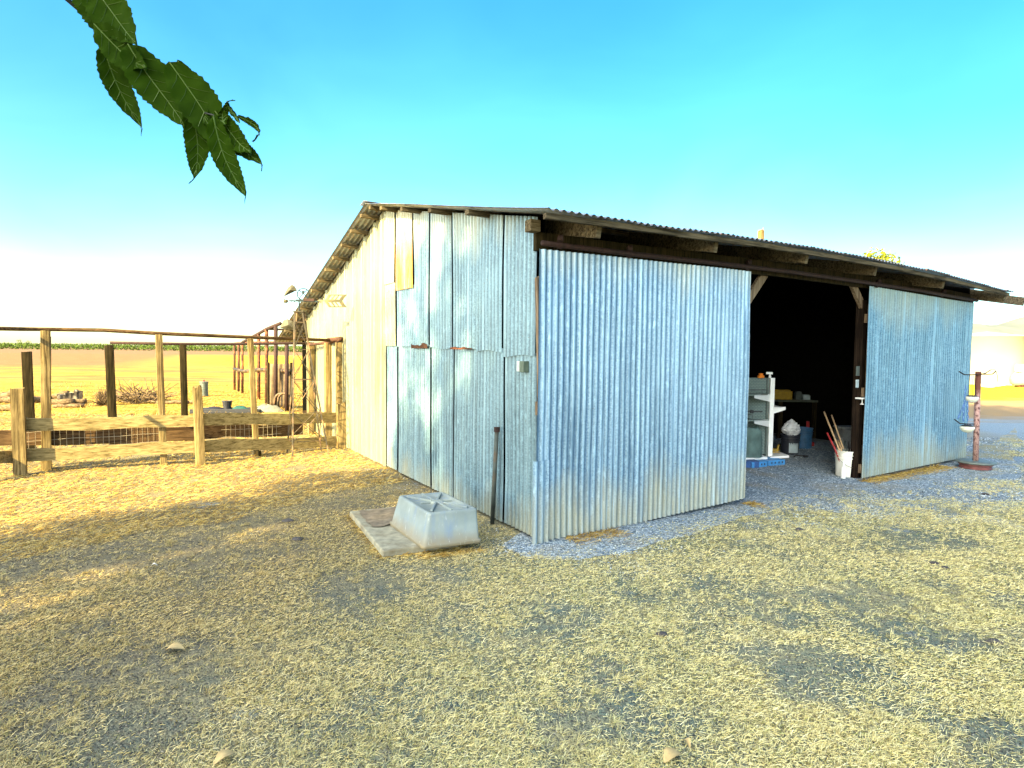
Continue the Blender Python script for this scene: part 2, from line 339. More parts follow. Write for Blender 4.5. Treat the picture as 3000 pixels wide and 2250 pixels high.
# far hill on the right
m = MB(); P = []
for j in range(14):
    row = []
    for i in range(60):
        xx = 205+i*9; yy_ = 330+j*16
        h = 38*max(0, 1-math.exp(-(max(0, i-1))/11))*math.exp(-((j-7)/4.0)**2)*(1+.12*math.sin(i*.7))
        row.append(Vector((xx, yy_, h-.2)))
    P.append(row)
m.grid(P); tag(m.build('hill', M['hill'], smooth=True), kind='structure')
# ------------------------------------------------------------------ leaf clouds
def leafcloud(cs, name, mat, parent, size, n, seed=1, power=2.0, hollow=0.0):
    """cs: list of (centre, (rx,ry,rz)); small folded leaf faces through the volume"""
    g = np.random.default_rng(seed); V = []; tot = sum(r_[0]*r_[1]*r_[2] for _, r_ in cs)
    for c, r_ in cs:
        k = int(n*r_[0]*r_[1]*r_[2]/tot); q = g.uniform(-1, 1, (k*3, 3)); d = (np.abs(q)**power).sum(1)
        q = q[(d < 1) & (d > hollow)][:k]; V.append(q*np.array(r_)+np.array(c))
    c = np.concatenate(V); k = len(c)
    a = g.normal(size=(k, 3)); a /= np.linalg.norm(a, axis=1)[:, None]
    b = np.cross(a, g.normal(size=(k, 3))); b /= np.linalg.norm(b, axis=1)[:, None]
    s = (size*g.uniform(.6, 1.3, k))[:, None]
    vs = np.stack([c-a*s, c+b*s*.45, c+a*s, c-b*s*.45], 1).reshape(-1, 3)
    return rawmesh(name, vs, 4, mat, parent)
def rawmesh(name, vs, nper, mat, parent, faces=None):
    off = np.array(parent.location) if parent else np.zeros(3)
    vs = (vs-off).astype(np.float32); me = bpy.data.meshes.new(name); n = len(vs); me.vertices.add(n); me.vertices.foreach_set('co', vs.ravel())
    if faces is None: li = np.arange(n, dtype=np.int32); ls = np.arange(0, n, nper, dtype=np.int32)
    else: li, ls = faces
    me.loops.add(len(li)); me.loops.foreach_set('vertex_index', li); me.polygons.add(len(ls)); me.polygons.foreach_set('loop_start', ls)
    me.update(calc_edges=True); me.materials.append(mat); o = bpy.data.objects.new(name, me); col.objects.link(o)
    if parent: o.parent = parent
    return o
# ------------------------------------------------------------------ BARN
SW_END = sW(900, 1150)             # far end of the gable wall
AP = 3.95; Z_AP = 3.72; OV = .30; EV = .55
A_END = sF(2841, 1110) + .0
def eave_z(a):                     # sagging eave, measured at the outer edge
    return float(np.interp(a, [-.3, 3.3, 4.4, 5.9, 8.9], [2.79, 2.85, 2.83, 2.815, 2.69]))
def roof_z(a, b):                  # underside of the roof sheets
    ez = eave_z(a); top = Z_AP-.012*max(0, a)
    if b <= AP: return ez+(top-ez)*(b+EV)/(AP+EV)
    return top-(b-AP)*.275
def walltop(b): return roof_z(0, b)-.02
barn = thing('barn', BP(0, 0, 0), 'long low barn of blue-grey corrugated iron sheets with a dark open doorway', 'barn')
def corr(P0, d, n, a0, a1, zb, zt, amp=.014, pitch=.068, rows=2, ph=0.0, wob=0.0):
    """corrugated sheet as grid; zb/zt functions of distance"""
    N = max(6, int((a1-a0)/pitch*8)); out = []
    for j in range(rows+1):
        row = []
        for i in range(N+1):
            a = a0+(a1-a0)*i/N; w = amp*math.sin(2*math.pi*(a/pitch)+ph)
            z = zb(a)+(zt(a)-zb(a))*j/rows
            wv = wob*(float(vnoise(a*1.3+z*.2, z+P0.x, 1.1))-.5)
            row.append(Vector((P0.x+d.x*a+n.x*(w+wv), P0.y+d.y*a+n.y*(w+wv), z)))
        out.append(row)
    return out
sh = [-.01]+[sW(px_, 1000) for px_ in (1478, 1398, 1328, 1266, 1215, 1168, 1133)]
z_seam = [1.66, 1.70, 1.73, 1.73, 1.74, 1.75, 1.76]
z_seam2 = [None]*5+[2.50, 2.62]
rz = 0
for i in range(7):
    a0, a1 = sh[i]+.0155, sh[i+1]-.0155
    off = .003*(i % 2)
    phs = -math.pi/2-2*math.pi*a1/.068
    zs = z_seam[i]; jag = lambda a, s=i: walltop(a)-.01
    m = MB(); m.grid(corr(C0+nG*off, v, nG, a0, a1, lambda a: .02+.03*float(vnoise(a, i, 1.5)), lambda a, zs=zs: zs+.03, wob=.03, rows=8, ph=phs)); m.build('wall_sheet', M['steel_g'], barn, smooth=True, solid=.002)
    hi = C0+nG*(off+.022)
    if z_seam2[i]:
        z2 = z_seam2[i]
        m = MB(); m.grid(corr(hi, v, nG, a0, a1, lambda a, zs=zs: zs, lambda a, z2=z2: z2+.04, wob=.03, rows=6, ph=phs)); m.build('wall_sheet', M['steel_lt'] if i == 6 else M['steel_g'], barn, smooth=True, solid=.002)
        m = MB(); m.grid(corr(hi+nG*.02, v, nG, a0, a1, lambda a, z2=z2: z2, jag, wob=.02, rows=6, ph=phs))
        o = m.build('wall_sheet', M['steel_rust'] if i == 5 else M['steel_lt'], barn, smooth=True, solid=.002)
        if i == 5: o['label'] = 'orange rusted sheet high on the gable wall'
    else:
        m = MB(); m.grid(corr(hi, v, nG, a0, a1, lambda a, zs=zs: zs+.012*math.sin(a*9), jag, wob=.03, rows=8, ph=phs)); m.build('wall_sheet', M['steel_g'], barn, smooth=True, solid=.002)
# rusty lips on two horizontal laps
for i, hgt in ((4, .045), (2, .02)):
    m = MB(); q = C0+nG*(.052 if i == 4 else .05); m.grid(corr(q, v, nG, sh[i]+.02, sh[i+1]-.02, lambda a: z_seam[i]-.012, lambda a: z_seam[i]-.012+hgt*(.5+float(vnoise(a, 3, 14))), rows=1)); o = m.build('rusty_lap', M['rust'], barn)
# ribbed sheets further along
b0 = sh[7]; widths = []
while b0 < SW_END-.02:
    b1 = min(b0+.93, SW_END); row0 = []; row1 = []
    prof = [(0, 0), (.012, .028), (.042, .028), (.054, 0), (.20, 0), (.207, .006), (.222, .006), (.229, 0), (.455, 0), (.467, .028), (.497, .028), (.509, 0), (.66, 0), (.667, .006), (.682, .006), (.689, 0), (.93, 0)]
    for z_ in range(4):
        row = []
        for (pa, pn) in prof:
            a = b0+pa*(b1-b0)/.93; zt = walltop(a)-.01; zz_ = .03+(zt-.03)*z_/3
            q = C0+nG*(.01+pn)+v*a; row.append(Vector((q.x, q.y, zz_)))
        row0.append(row)
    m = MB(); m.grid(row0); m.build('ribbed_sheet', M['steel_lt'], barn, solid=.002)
    b0 = b1
# front: left sliding door, hung 6 cm proud of the frame
fo = .07
P1, P2 = F(1573, 728, fo), F(2198, 795, fo)
cF0 = C0+nF*fo
def sFo(x, y): return (F(x, y, fo)-cF0).dot(u)
dA0, dA1 = sFo(1572, 1150), sFo(2190, 1130); z0, z1 = P1.z, P2.z
m = MB(); mid_ = sFo(1866, 1000)
m.grid(corr(cF0, u, nF, dA0, mid_+.02, lambda a: .01, lambda a: z0+(z1-z0)*(a-dA0)/(dA1-dA0), wob=.035, rows=14))
m2 = MB(); m2.grid(corr(cF0+nF*.006, u, nF, mid_, dA1, lambda a: .01+.03*(a-mid_), lambda a: z0+(z1-z0)*(a-dA0)/(dA1-dA0), wob=.02, rows=14))
door = thing('sliding_door', C0, None, None); del door  # placeholder removed below
o = bpy.data.objects['sliding_door']; bpy.data.objects.remove(o)
dleft = m.build('sliding_door', M['steel'], barn, smooth=True, solid=.002)
m2.build('door_sheet', M['steel'], dleft, smooth=True, solid=.002)
fr = MB()
for zf in (.12, 1.2, 2.3): fr.bar(BP(dA0+.03, -.03, zf), BP(dA1-.03, -.03, zf), .04, .12)
for af in (dA0+.05, (dA0+dA1)/2, dA1-.05): fr.bar(BP(af+(.1 if af < 1 else 0), -.03, .05), BP(af, -.03, 2.35), .035, .09, side=nF)
fr.build('door_frame', M['wood_beamv'], dleft)
m = MB(); m.grid(corr(cF0+nF*.014, u, nF, dA0-.03, dA0+.13, lambda a: .0, lambda a: .74, rows=3, wob=.03)); m.build('patch_sheet', M['steel'], dleft, smooth=True, solid=.002)
# right-hand door/wall
rA0, rA1 = sFo(2536, 1120), sFo(2841, 1110)
zr0, zr1 = F(2548, 838, fo).z, F(2848, 888, fo).z
m = MB(); m.grid(corr(cF0, u, nF, rA0, rA1, lambda a: .03+.02*(a-rA0)/(rA1-rA0), lambda a: zr0+(zr1-zr0)*(a-rA0)/(rA1-rA0), amp=.008, wob=.02, rows=10)); rdoor = m.build('sliding_door', M['steel_r'], barn, smooth=True, solid=.002)
fr = MB()
for zf in (.15, 1.2, 2.2): fr.bar(BP(rA0+.03, -.02, zf), BP(rA1-.03, -.02, zf), .04, .12)
fr.build('door_frame', M['wood_beamv'], rdoor)
# track, header, hangers
def track(x, y): return F(x, y, .11)
T = [track(1588, 712), track(1850, 744), track(2100, 771), track(2320, 797), track(2547, 829), track(2700, 852), track(2862, 881)]
trk = MB().tube(T, .024, 8).build('door_track', M['rustdk'], barn, smooth=True)
for px_, py_ in ((1640, 712), (1842, 740), (2190, 778), (2570, 832), (2760, 860)):
    p = F(px_, py_, .10); MB().bar(p+ZA*.05, p-ZA*.05, .05, .012, side=u).tube([p+nF*.02+ZA*.035-u*.03, p+nF*.05+ZA*.035], .03, 8).build('track_hanger', M['rustdk'], trk)
m = MB(); a_prev = -.02
for i in range(len(T)-1):
    a_, b_ = T[i].copy(), T[i+1].copy(); m.bar(a_-nF*.11+ZA*.03, b_-nF*.11+ZA*.03, .045, .16)
m.build('header_beam', M['wood_dk'], barn)
# wide short board in the eave at the corner
pc = W(1586, 666); MB().obox(pc+nG*.09+u*.0, nG*.05, v*.05, ZA*.05).build('beam_end', M['wood_raf'], barn, bevel=.004)
# rafters
for px_ in (1711, 2040, 2300, 2500, 2700, 2846):
    a = sFo(px_, 760)-.12 if px_ < 2846 else A_END
    p0 = BP(a, -EV+.12, roof_z(a, -EV+.12)-.085); p1 = BP(a, AP-.1, roof_z(a, AP-.1)-.085)
    MB().bar(p0, p1, .05, .15, side=u).build('rafter', M['wood_raf'], barn, bevel=.003)
a = A_END+.55
MB().bar(BP(a, -EV+.05, roof_z(a, -EV)-.09), BP(a, AP, roof_z(a, AP)-.09), .05, .14, side=u).build('rafter', M['wood_beam'], barn)
A_R = 8.98-.3
# fascia under the roof edge
m = MB(); seg = [-.28, 1.2, 2.6, 3.9, 5.3, 6.8, A_R-.02]
for i in range(len(seg)-1):
    m.bar(BP(seg[i], -EV+.05, eave_z(seg[i])-.028), BP(seg[i+1], -EV+.05, eave_z(seg[i+1])-.022), .04, .045, side=nF)
m.build('fascia_board', M['wood_beam'], barn)
# purlins along the roof, their ends stick out past the gable
bs = [.85, 1.75, 2.6, 3.35, 3.8] + [4.2+.5*k for k in range(13)]
BEND = sh[7]+0
for b in bs:
    if b > 10.6: continue
    m = MB(); NA = 6
    for k in range(NA):
        a0 = -OV+.02+(A_R+OV-.05)*k/NA; a1 = -OV+.02+(A_R+OV-.05)*(k+1)/NA
        m.bar(BP(a0, b, roof_z(a0, b)-.035), BP(a1, b, roof_z(a1, b)-.035), .07, .045)
    m.build('purlin', M['wood_raf'], barn)
# rake boards
MB().bar(BP(.05, .1, roof_z(0, .1)-.075), BP(.05, AP-.05, roof_z(0, AP)-.075), .03, .10, side=nG).build('rake_board', M['wood_dk'], barn)
MB().bar(BP(.05, AP+.05, roof_z(0, AP)-.075), BP(.05, SW_END, roof_z(0, SW_END)-.075), .03, .10, side=nG).build('rake_board', M['wood_dk'], barn)
# roof sheets
def roof(b_list, name, dz=.0, edge=False):
    N = int((A_R+OV)/.076*8); P = []
    for b in b_list:
        row = []
        for i in range(N+1):
            a = -OV+(A_R+OV)*i/N; be = b
            if b == b_list[0] and edge: be = b-.03*(float(vnoise(int(a/.65), 3, 1))-.2)
            zz_ = roof_z(a, b)+.012+.011*math.sin(2*math.pi*a/.076)+.018*(float(vnoise(int(a/.65)*3.3, b, .8))-.5)+dz
            if edge and b < 0: zz_ += .02*max(0, float(vnoise(a, 1, .8))-.4)
            row.append(BP(a, be, zz_))
        P.append(row)
    m = MB(); m.grid(P); return m.build(name, M['steel_roof'], barn, smooth=True, solid=.002)
roof([-EV, -.3, .2, 1.2, 2.2, 3.2, AP+.02], 'roof_slope', edge=True)
roof([AP, 5, 6.5, 8, 9.5, 10.8], 'roof_slope')
m = MB()
for k in range(6):
    a0 = -OV-.02+(A_R+OV)*k/6; a1 = -OV-.02+(A_R+OV)*(k+1)/6
    P = [[BP(a, AP+db, roof_z(a, AP)+.05-abs(db)*.22) for a in (a0, a1)] for db in (-.16, 0, .16)]; m.grid(P)
m.build('ridge_cap', M['steel_roof'], barn, solid=.003)
# braces, posts, inner shell
a1 = dA1; p = F(2240, 802, -.06); q = F(2186, 885, -.06); MB().bar(p, q-u*.05-ZA*.05, .045, .10, side=nF).build('knee_brace', M['wood_beamv'], barn)
p = F(2497, 832, -.06); q = F(2538, 925, -.06); MB().bar(p, q, .045, .10, side=nF).build('knee_brace', M['wood_beamv'], barn)
pj = sF(2531, 1200)
MB().bar(BP(pj-.03, .07, 0), BP(pj-.03, .07, 2.45), .10, .10, side=u).build('door_post', M['post_in'], barn)
MB().bar(BP(pj+.005, -.02, 0), BP(pj+.005, -.02, 2.4), .03, .03, side=u).build('door_jamb', M['wood_beamv'], barn)
MB().bar(BP(dA1-.15, .1, 0), BP(dA1-.15, .1, 2.5), .12, .12, side=u).build('door_post', M['wood_beamv'], barn)
m = MB(); BB = SW_END
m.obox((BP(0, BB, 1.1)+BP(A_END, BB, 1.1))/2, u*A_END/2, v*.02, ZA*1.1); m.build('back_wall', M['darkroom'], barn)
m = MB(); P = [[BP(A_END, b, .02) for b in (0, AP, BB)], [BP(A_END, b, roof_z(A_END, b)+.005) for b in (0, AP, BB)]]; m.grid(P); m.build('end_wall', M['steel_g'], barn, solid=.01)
m = MB(); P = [[BP(A_END-.03, b, .0) for b in (.05, AP, BB-.05)], [BP(A_END-.03, b, roof_z(A_END, b)+.005) for b in (.05, AP, BB-.05)]]; m.grid(P); m.build('shade_lining', M['darkroom'], barn, solid=.01)  # black sheets added inside the walls to keep the interior dark
m = MB(); P = [[BP(.10, b, .0) for b in (.05, AP, BB-.05)], [BP(.10, b, roof_z(.1, b)+.005) for b in (.05, AP, BB-.05)]]; m.grid(P); m.build('shade_lining', M['darkroom'], barn, solid=.01)
m = MB(); m.grid([[BP(.15, -.0, 0.0), BP(dA0+1.7, -.0, 0.0)], [BP(.15, 0, 2.35), BP(dA0+1.7, 0, 2.35)]]); m.build('shade_lining', M['darkroom'], barn, solid=.01)
# black panel standing in for the shade of the back corner bay
m = MB(); m.obox(BP(.25, BB+.75, .95), u*.02, v*.75, ZA*.95); m.build('bay_shade_panel', M['darkroom'], barn)
# corner details
pb = W(1549, 1074)
MB().obox(pb+nG*.05, v*.035, nG*.03, ZA*.05).build('junction_box', plain('olive_box', (.08,.11,.08), .5), barn, bevel=.004)
MB().obox(pb+nG*.04+v*.085, v*.03, nG*.02, ZA*.048).build('junction_box', plain('grey_box', (.40,.44,.43), .5), barn, bevel=.004)
MB().bar(BP(.0, -.035, .0), BP(-.0, -.035, .6), .05, .03, side=u).build('corner_board', M['wood_dk'], barn)
# outlet plates on the door post
pl = D(2510, 1122, BP(pj-.1, .02).y-.03)
for (px_, py_, hw, hh, mt) in ((2509, 1124, .033, .055, 'labelp'), (2511, 1087, .04, .065, 'galv')):
    p = F(px_, py_, -.02); MB().obox(p+nF*.01, u*hw, nF*.006, ZA*hh).build('outlet_plate', M[mt], barn, bevel=.003)
# ------------------------------------------------------------------ pipe against the gable
pb = W(1460, 1526); pt = W(1474, 1256)
pi = thing('steel_pipe', Vector((pb.x, pb.y, 0))+nG*.06, 'rusty steel pipe standing upright against the gable sheets', 'pipe')
b_ = Vector((pb.x, pb.y, 0))+nG*.07; t_ = pt+nG*.07
MB().tube([b_, t_], .021, 12).build('pipe_shaft', plain('green_rust_pipe', (.04,.05,.045), .8, 0, .4, 8, dirt=(.07,.04,.02)), pi, smooth=True)
MB().tube([t_-ZA*.025, t_+ZA*.02], .029, 12).build('pipe_collar', M['rustdk'], pi, smooth=False)
# ------------------------------------------------------------------ slab and tub
s0 = G(1024, 1500, .05); s1 = G(1122, 1618, .05)
ds = (s1-s0).normalized(); de = Vector((-ds.y, ds.x, 0)); L_ = (s1-s0).length; Wd = .66
slab = thing('concrete_slab', Vector((s0.x, s0.y, 0)), 'low pale concrete slab under the overturned grey tub', 'slab')
c_ = s0+ds*L_/2+de*Wd/2; c_.z = .03
MB().obox(c_, ds*L_/2, de*Wd/2, ZA*.03).build('slab_body', M['conc'], slab, bevel=.012)
m = MB(); q0 = s0+ds*.07+de*.10; q0.z = .066; gl = []
for j in range(9):
    gl.append([Vector((q0.x, q0.y, 0))+ds*(.62*j/8+.012*math.sin(i*1.3))+de*(.56*i/10+.01*math.sin(j*2)-.03)+ZA*(.072+.006*math.sin(i*2.1+j)) for i in range(11)])
m.grid(gl); m.build('soil_patch', M['soil'], slab, smooth=True)
f0 = G(1240, 1612, .06); r0 = G(1417, 1590, .06); l0 = G(1139, 1537, .06)
ex = (r0-f0); ey = (l0-f0); ex.z = ey.z = 0; ex = ex*.98
tub = thing('mortar_tub', Vector((f0.x, f0.y, .05))+(ex+ey)/2, 'overturned grey rectangular plastic tub lying on the slab', 'tub')
cc = f0+(ex+ey)/2; cc.z = .062
def rr(sx, sy, z, n=6, rad=.12):   # rounded rectangle ring
    out = []
    for (qx, qy, a0) in ((1,1,0), (-1,1,90), (-1,-1,180), (1,-1,270)):
        for k in range(n):
            an = R(a0+90*k/(n-1)); out.append(cc+ex*.05*max(0, (z-.03)/.25)+ex*(.5*sx*(qx*(1-rad)+rad*math.cos(an)))+ey*(.5*sy*(qy*(1-rad*.6)+rad*.6*math.sin(an)))+ZA*z)
    return out
rings = [rr(.99,.99,.0), rr(1.0,1.0,.004), rr(1.0,1.0,.026), rr(.995,.995,.030), rr(.945,.96,.033), rr(.84,.86,.262), rr(.83,.852,.276), rr(.80,.835,.283), rr(.72,.78,.284), rr(.70,.765,.274)]
m = MB(); n_ = len(rings[0])
for i in range(len(rings)-1):
    m.add(rings[i]+rings[i+1], [(k, (k+1) % n_, n_+(k+1) % n_, n_+k) for k in range(n_)])
m.add(rings[-1], [tuple(range(n_))]); ob = m.build('tub_shell', M['tub'], tub, smooth=True)
w_ = ob.modifiers.new('weld', 'WELD'); w_.merge_threshold = .0005
try:
    me_ = ob.data; me_.set_sharp_from_angle(angle=R(38))
except Exception: pass
cc = cc+ex*.05
for an in (28, 90, 152, 0):
    dx = ex.normalized()*math.cos(R(an))+ey.normalized()*math.sin(R(an)); ln = {28:.235,152:.235,90:.33,0:.0}[an]
    if ln == 0: continue
    if an != 90: dx = (ex*.31*(1 if an < 90 else -1)+ey*.34); ln = dx.length; dx.normalize()
    MB().bar(cc+ZA*.283-dx*ln, cc+ZA*.283+dx*ln, .022, .022).build('base_rib', M['tub'], tub, bevel=.004)
MB().bar(cc+ZA*.2825-ex*.27, cc+ZA*.2825+ex*.27, .018, .018).build('base_rib', M['tub'], tub, bevel=.004)
MB().lathe(cc+ZA*.27, [(.06, 0), (.055, .024), (.03, .026), (0, .026)], 16).build('base_hub', M['tub'], tub)
# ------------------------------------------------------------------ rough posts and rails
def rough_post(base, top, w, d=None, dirx=None, rows=9, jag=.05, seed=0, amp=.07):
    g = random.Random(seed); d = d or w; ax = (top-base).normalized()
    X = (dirx or u); X = (X-ax*X.dot(ax)).normalized(); Y = ax.cross(X); n = 12; P = []
    off = [g.uniform(-amp, amp) for _ in range(n)]
    for j in range(rows+1):
        row = []
        for k in range(n):
            an = 2*math.pi*k/n+.26; cx, sx = math.cos(an), math.sin(an); q = max(abs(cx), abs(sx))**.75
            s_ = 1+off[k]+g.uniform(-.03, .03); hh = 1.0*j/rows
            p_ = base+(top-base)*hh+X*(cx/q*w/2*s_)+Y*(sx/q*d/2*s_)
            if j == rows: p_ = p_-ax*g.uniform(0, jag)
            row.append(p_)
        row.append(row[0].copy()); P.append(row)
    m = MB(); m.grid(P); m.add(P[-1][:n], [tuple(range(n))]); return m
def hground(p): return Vector((p.x, p.y, 0))
fence = thing('rail_fence', hground(G(586, 1362)), 'low two-rail fence of pale weathered boards on rough split posts', 'fence')
def vpost(px_b, py_b, py_t, px_t=None, sink=.05):
    b = G(px_b, py_b); t_ = D(px_t or px_b, py_t, b.y); return b-ZA*sink, t_
fpA, fpB, fpC = vpost(60, 1393, 1136, 50), vpost(588, 1362, 1124, 577), vpost(1003, 1314, 1172, 998)
rough_post(*fpA, .145, .13, jag=.03, seed=1).build('post', M['wood_v'], fence)
rough_post(*fpB, .12, .11, jag=.16, seed=2, amp=.15).build('post', M['wood_v'], fence)
rough_post(*fpC, .13, .12, jag=.16, seed=3).build('post', M['wood_v'], fence)
def rail(pxa, pya, ya, pxb, pyb, yb, h, th, name, mat, par, nseg=5, back=0.0):
    a = D(pxa, pya, ya); b = D(pxb, pyb, yb); a += u.orthogonal()*0; dd = (b-a).normalized(); bk = Vector((-dd.y, dd.x, 0)).normalized()*back
    m = MB(); N = 10; up = ZA; P = []
    for k in range(N+1):
        c = a.lerp(b, k/N)+bk; hh = h/2*(1+.07*math.sin(k*1.7+pxa)); c = c+ZA*.008*math.sin(k*.9+pyb); sd = Vector((-dd.y, dd.x, 0)).normalized()*th/2
        P.append([c-sd-up*hh, c+sd-up*hh, c+sd+up*hh, c-sd+up*hh, c-sd-up*hh])
    m.grid(P); m.add(P[0][:4], [(3,2,1,0)]); m.add(P[-1][:4], [(0,1,2,3)]); return m.build(name, mat, par, bevel=.003)
yA, yB, yC = fpA[0].y, fpB[0].y, fpC[0].y
yL = yA-.9
for (y0_, y1_, y2_, y3_) in ((1247, 1233, 1230, 1225), (1336, 1309, 1309, 1294)):
    rail(64, y0_, yA+.07, 575, y1_, yB+.06, .165, .04, 'rail', M['wood_rail'], fence, back=.03)
    rail(596, y2_, yB+.06, 995, y3_, yC+.06, .175, .04, 'rail', M['wood_rail'], fence, back=.03)
rail(-160, 1352, yA-.8, 50, 1339, yA+.02, .165, .04, 'rail', M['wood_rail'], fence, back=.06)
# knots on the front board
pk = D(211, 1243, yA+.62)
# ---- pen frame: tall posts, round top rail, plank and wire
pen = thing('pen_frame', hground(G(475, 1362)), 'tall open pen frame of square posts under one long top rail', 'pen frame')
pA, pB_, pC_ = vpost(136, 1377, 968, 133), vpost(480, 1362, 979, 465), vpost(752, 1334, 990, 733)
for p in (pA, pB_, pC_):
    p[1].z = p[1].z
rough_post(*pA, .115, .10, jag=.006, seed=5, amp=.03).build('post', M['wood_v'], pen)
rough_post(*pB_, .09, .09, jag=.006, seed=6, amp=.03).build('post', M['wood_v'], pen)
rough_post(*pC_, .09, .09, jag=.006, seed=7, amp=.03).build('post', M['wood_v'], pen)
rough_post(D(141, 1400, pA[0].y+.10), D(142, 985, pA[0].y+.10), .06, .08, jag=.006, seed=15, amp=.03).build('post', M['wood_dk'], pen)
pE = D(972, 997, 10.9)
MB().tube([D(-260, 957, pA[0].y-1.6), D(60, 964, pA[0].y-.2), pA[1]+ZA*.015, pA[1].lerp(pB_[1], .5)+ZA*.03, pB_[1]+ZA*.01, pC_[1]+ZA*.01, pE], .028, 8).build('top_rail', M['wood_plank'], pen, smooth=True)
rail(-60, 1292, yA-.05, 600, 1276, yB+.35, .22, .03, 'plank', M['wood_plank'], pen, back=.22)
rail(604, 1270, yB+.35, 905, 1262, yC-.05, .20, .03, 'plank', M['wood_plank'], pen, back=.22)
m = MB(); q0 = D(60, 1262, yA+.1); q1 = D(830, 1245, 10.0); dq = (q1-q0); dq.z = 0; Lq = dq.length; dq.normalize(); bk = Vector((-dq.y, dq.x, 0))*.13
for k in range(int(Lq/.07)):
    p = hground(q0)+dq*(k*.07)+bk; m.tube([p+ZA*.12, p+ZA*.62+dq*random.uniform(-.01,.01)], .0022, 4, False)
for z_ in (.18, .30, .42, .54, .62):
    m.tube([hground(q0)+bk+ZA*z_+dq*(Lq*k/12)+ZA*.008*math.sin(k*2+z_*9) for k in range(13)], .0022, 4, False)
m.build('wire_mesh', M['wire'], pen)
# ---- rear line of dark posts with its own rail
rear = thing('creosote_post_fence', hground(G(330, 1305)), 'dark creosoted posts joined by a thin rail behind the pen frame', 'fence')
def dpost(px_t, py_t, px_b, py_b, Y, w, seed, mat='wood_dk'):
    t_ = D(px_t, py_t, Y); b = D(px_b, py_b, Y); d = b-t_; k = (t_.z+.05)/(t_.z-b.z); rough_post(t_+d*k, t_, w, w, jag=.01, seed=seed, amp=.04).build('post', M[mat], rear)
dpost(319, 1010, 329, 1222, 10.6, .135, 10); dpost(536, 1009, 541, 1216, 11.2, .115, 11)
dpost(961, 1003, 962, 1206, 11.2, .13, 12, 'wood_v'); dpost(992, 1003, 994, 1200, 10.55, .10, 13, 'wood_v'); dpost(912, 1006, 911, 1200, 12.3, .11, 14, 'wood_v')
MB().tube([D(322, 1004, 10.6), D(540, 1008, 11.2), D(700, 1008, 11.6), D(840, 1006, 11.9), D(920, 1006, 12.2)], .024, 8).build('rail', M['rustdk'], rear, smooth=True)
MB().tube([D(905, 1010, 12.1), D(961, 1004, 11.2), D(996, 996, 10.6)], .028, 8).build('rail', M['rust'], rear, smooth=True)
MB().tube([D(960, 997, 11.0), D(1000, 993, 10.6)], .04, 6).build('rail', M['rust'], rear, smooth=True)
lone = thing('leaning_post', hground(D(92, 1300, 9.4)), 'short dark round post leaning beside the leftmost split post', 'post')
t_ = D(78, 1029, 9.2); b = D(92, 1330, 9.2); b = t_+(b-t_)*((t_.z+.05)/(t_.z-b.z)); rough_post(b, t_, .125, .125, jag=.012, seed=20, amp=.03).build('post_body', M['wood_dk'], lone)
# ---- rusty pipe corral
cor = thing('pipe_corral', hground(G(781, 1184)), 'rusty brown pipe corral panels standing beyond the dark posts', 'corral')
pp = [(687, 1142, 1006), (699, 1147, 1005), (710, 1153, 1003), (758, 1171, 977), (781, 1183, 964), (808, 1200, 956), (840, 1205, 1004)]
tops = []
for (x_, yb, yt) in pp:
    b = G(x_, yb); t_ = D(x_, yt, b.y); tops.append(t_); MB().tube([b, t_], .055 if x_ > 750 else .05, 8).build('upright', M['rustdk'] if x_ > 800 else M['rust'], cor, smooth=True)
MB().tube([tops[2], tops[3], tops[4], D(821, 948, 17)], .05, 8).build('rail', M['rustdk'], cor, smooth=True)
MB().tube([tops[0], tops[1], D(758, 1003, tops[3].y), D(840, 1004, tops[5].y)], .04, 8).build('rail', M['rust'], cor, smooth=True)
MB().tube([D(781, 964, tops[4].y), D(840, 966, tops[5].y)], .03, 6).build('rail', M['rustdk'], cor, smooth=True)
MB().tube([D(686, 1081, 24), D(715, 1088, 22), D(760, 1083, 20), D(810, 1085, 18), D(850, 1087, 17)], .06, 8).build('rail', M['iron'], cor, smooth=True)
# canvas sheet on the corral
cv = thing('canvas_screen', hground(G(820, 1196)), 'stained brown canvas screen hung on the pipe corral', 'screen')
m = MB(); P = []
for j in range(9):
    row = []
    for i in range(15):
        p = D(786+68*i/14, 1066+128*j/8, 17.6+.03*math.sin(i*1.6+j*.4)); row.append(p)
    P.append(row)
m.grid(P); m.build('canvas', M['canvas'], cv, smooth=True, solid=.02)
for x_ in (786, 853):
    MB().tube([G(x_, 1199), D(x_, 1062, G(x_, 1199).y)], .04, 6).build('screen_pole', M['wood_dk'], cv)
hp = thing('bent_pipe_hoop', hground(G(826, 1203)), 'small arched metal pipe hoop on the ground behind the windmill', 'hoop')
yh = G(826, 1203).y
for k, dx_ in enumerate((0, 9)):
    MB().tube([D(803+dx_, 1203, yh)] + [D(826+dx_*.7-21*math.cos(a)*(1-k*.2), 1172-20*math.sin(a), yh) for a in [math.pi*i/10 for i in range(11)]] + [D(849-dx_*.2, 1203, yh)], .035, 8).build('pipe', M['iron'], hp, smooth=True)
# ------------------------------------------------------------------ windmill ornament
wb = G(900, 1332); WM = thing('ornamental_windmill', hground(wb), 'small ornamental windmill on a lattice iron tower by the gable', 'windmill')
YW = wb.y; topz = D(878, 914, YW).z
base = [G(857, 1338), G(841, 1329), G(941, 1322), G(963, 1331)]
base = [base[0], base[1], base[2], base[3]]
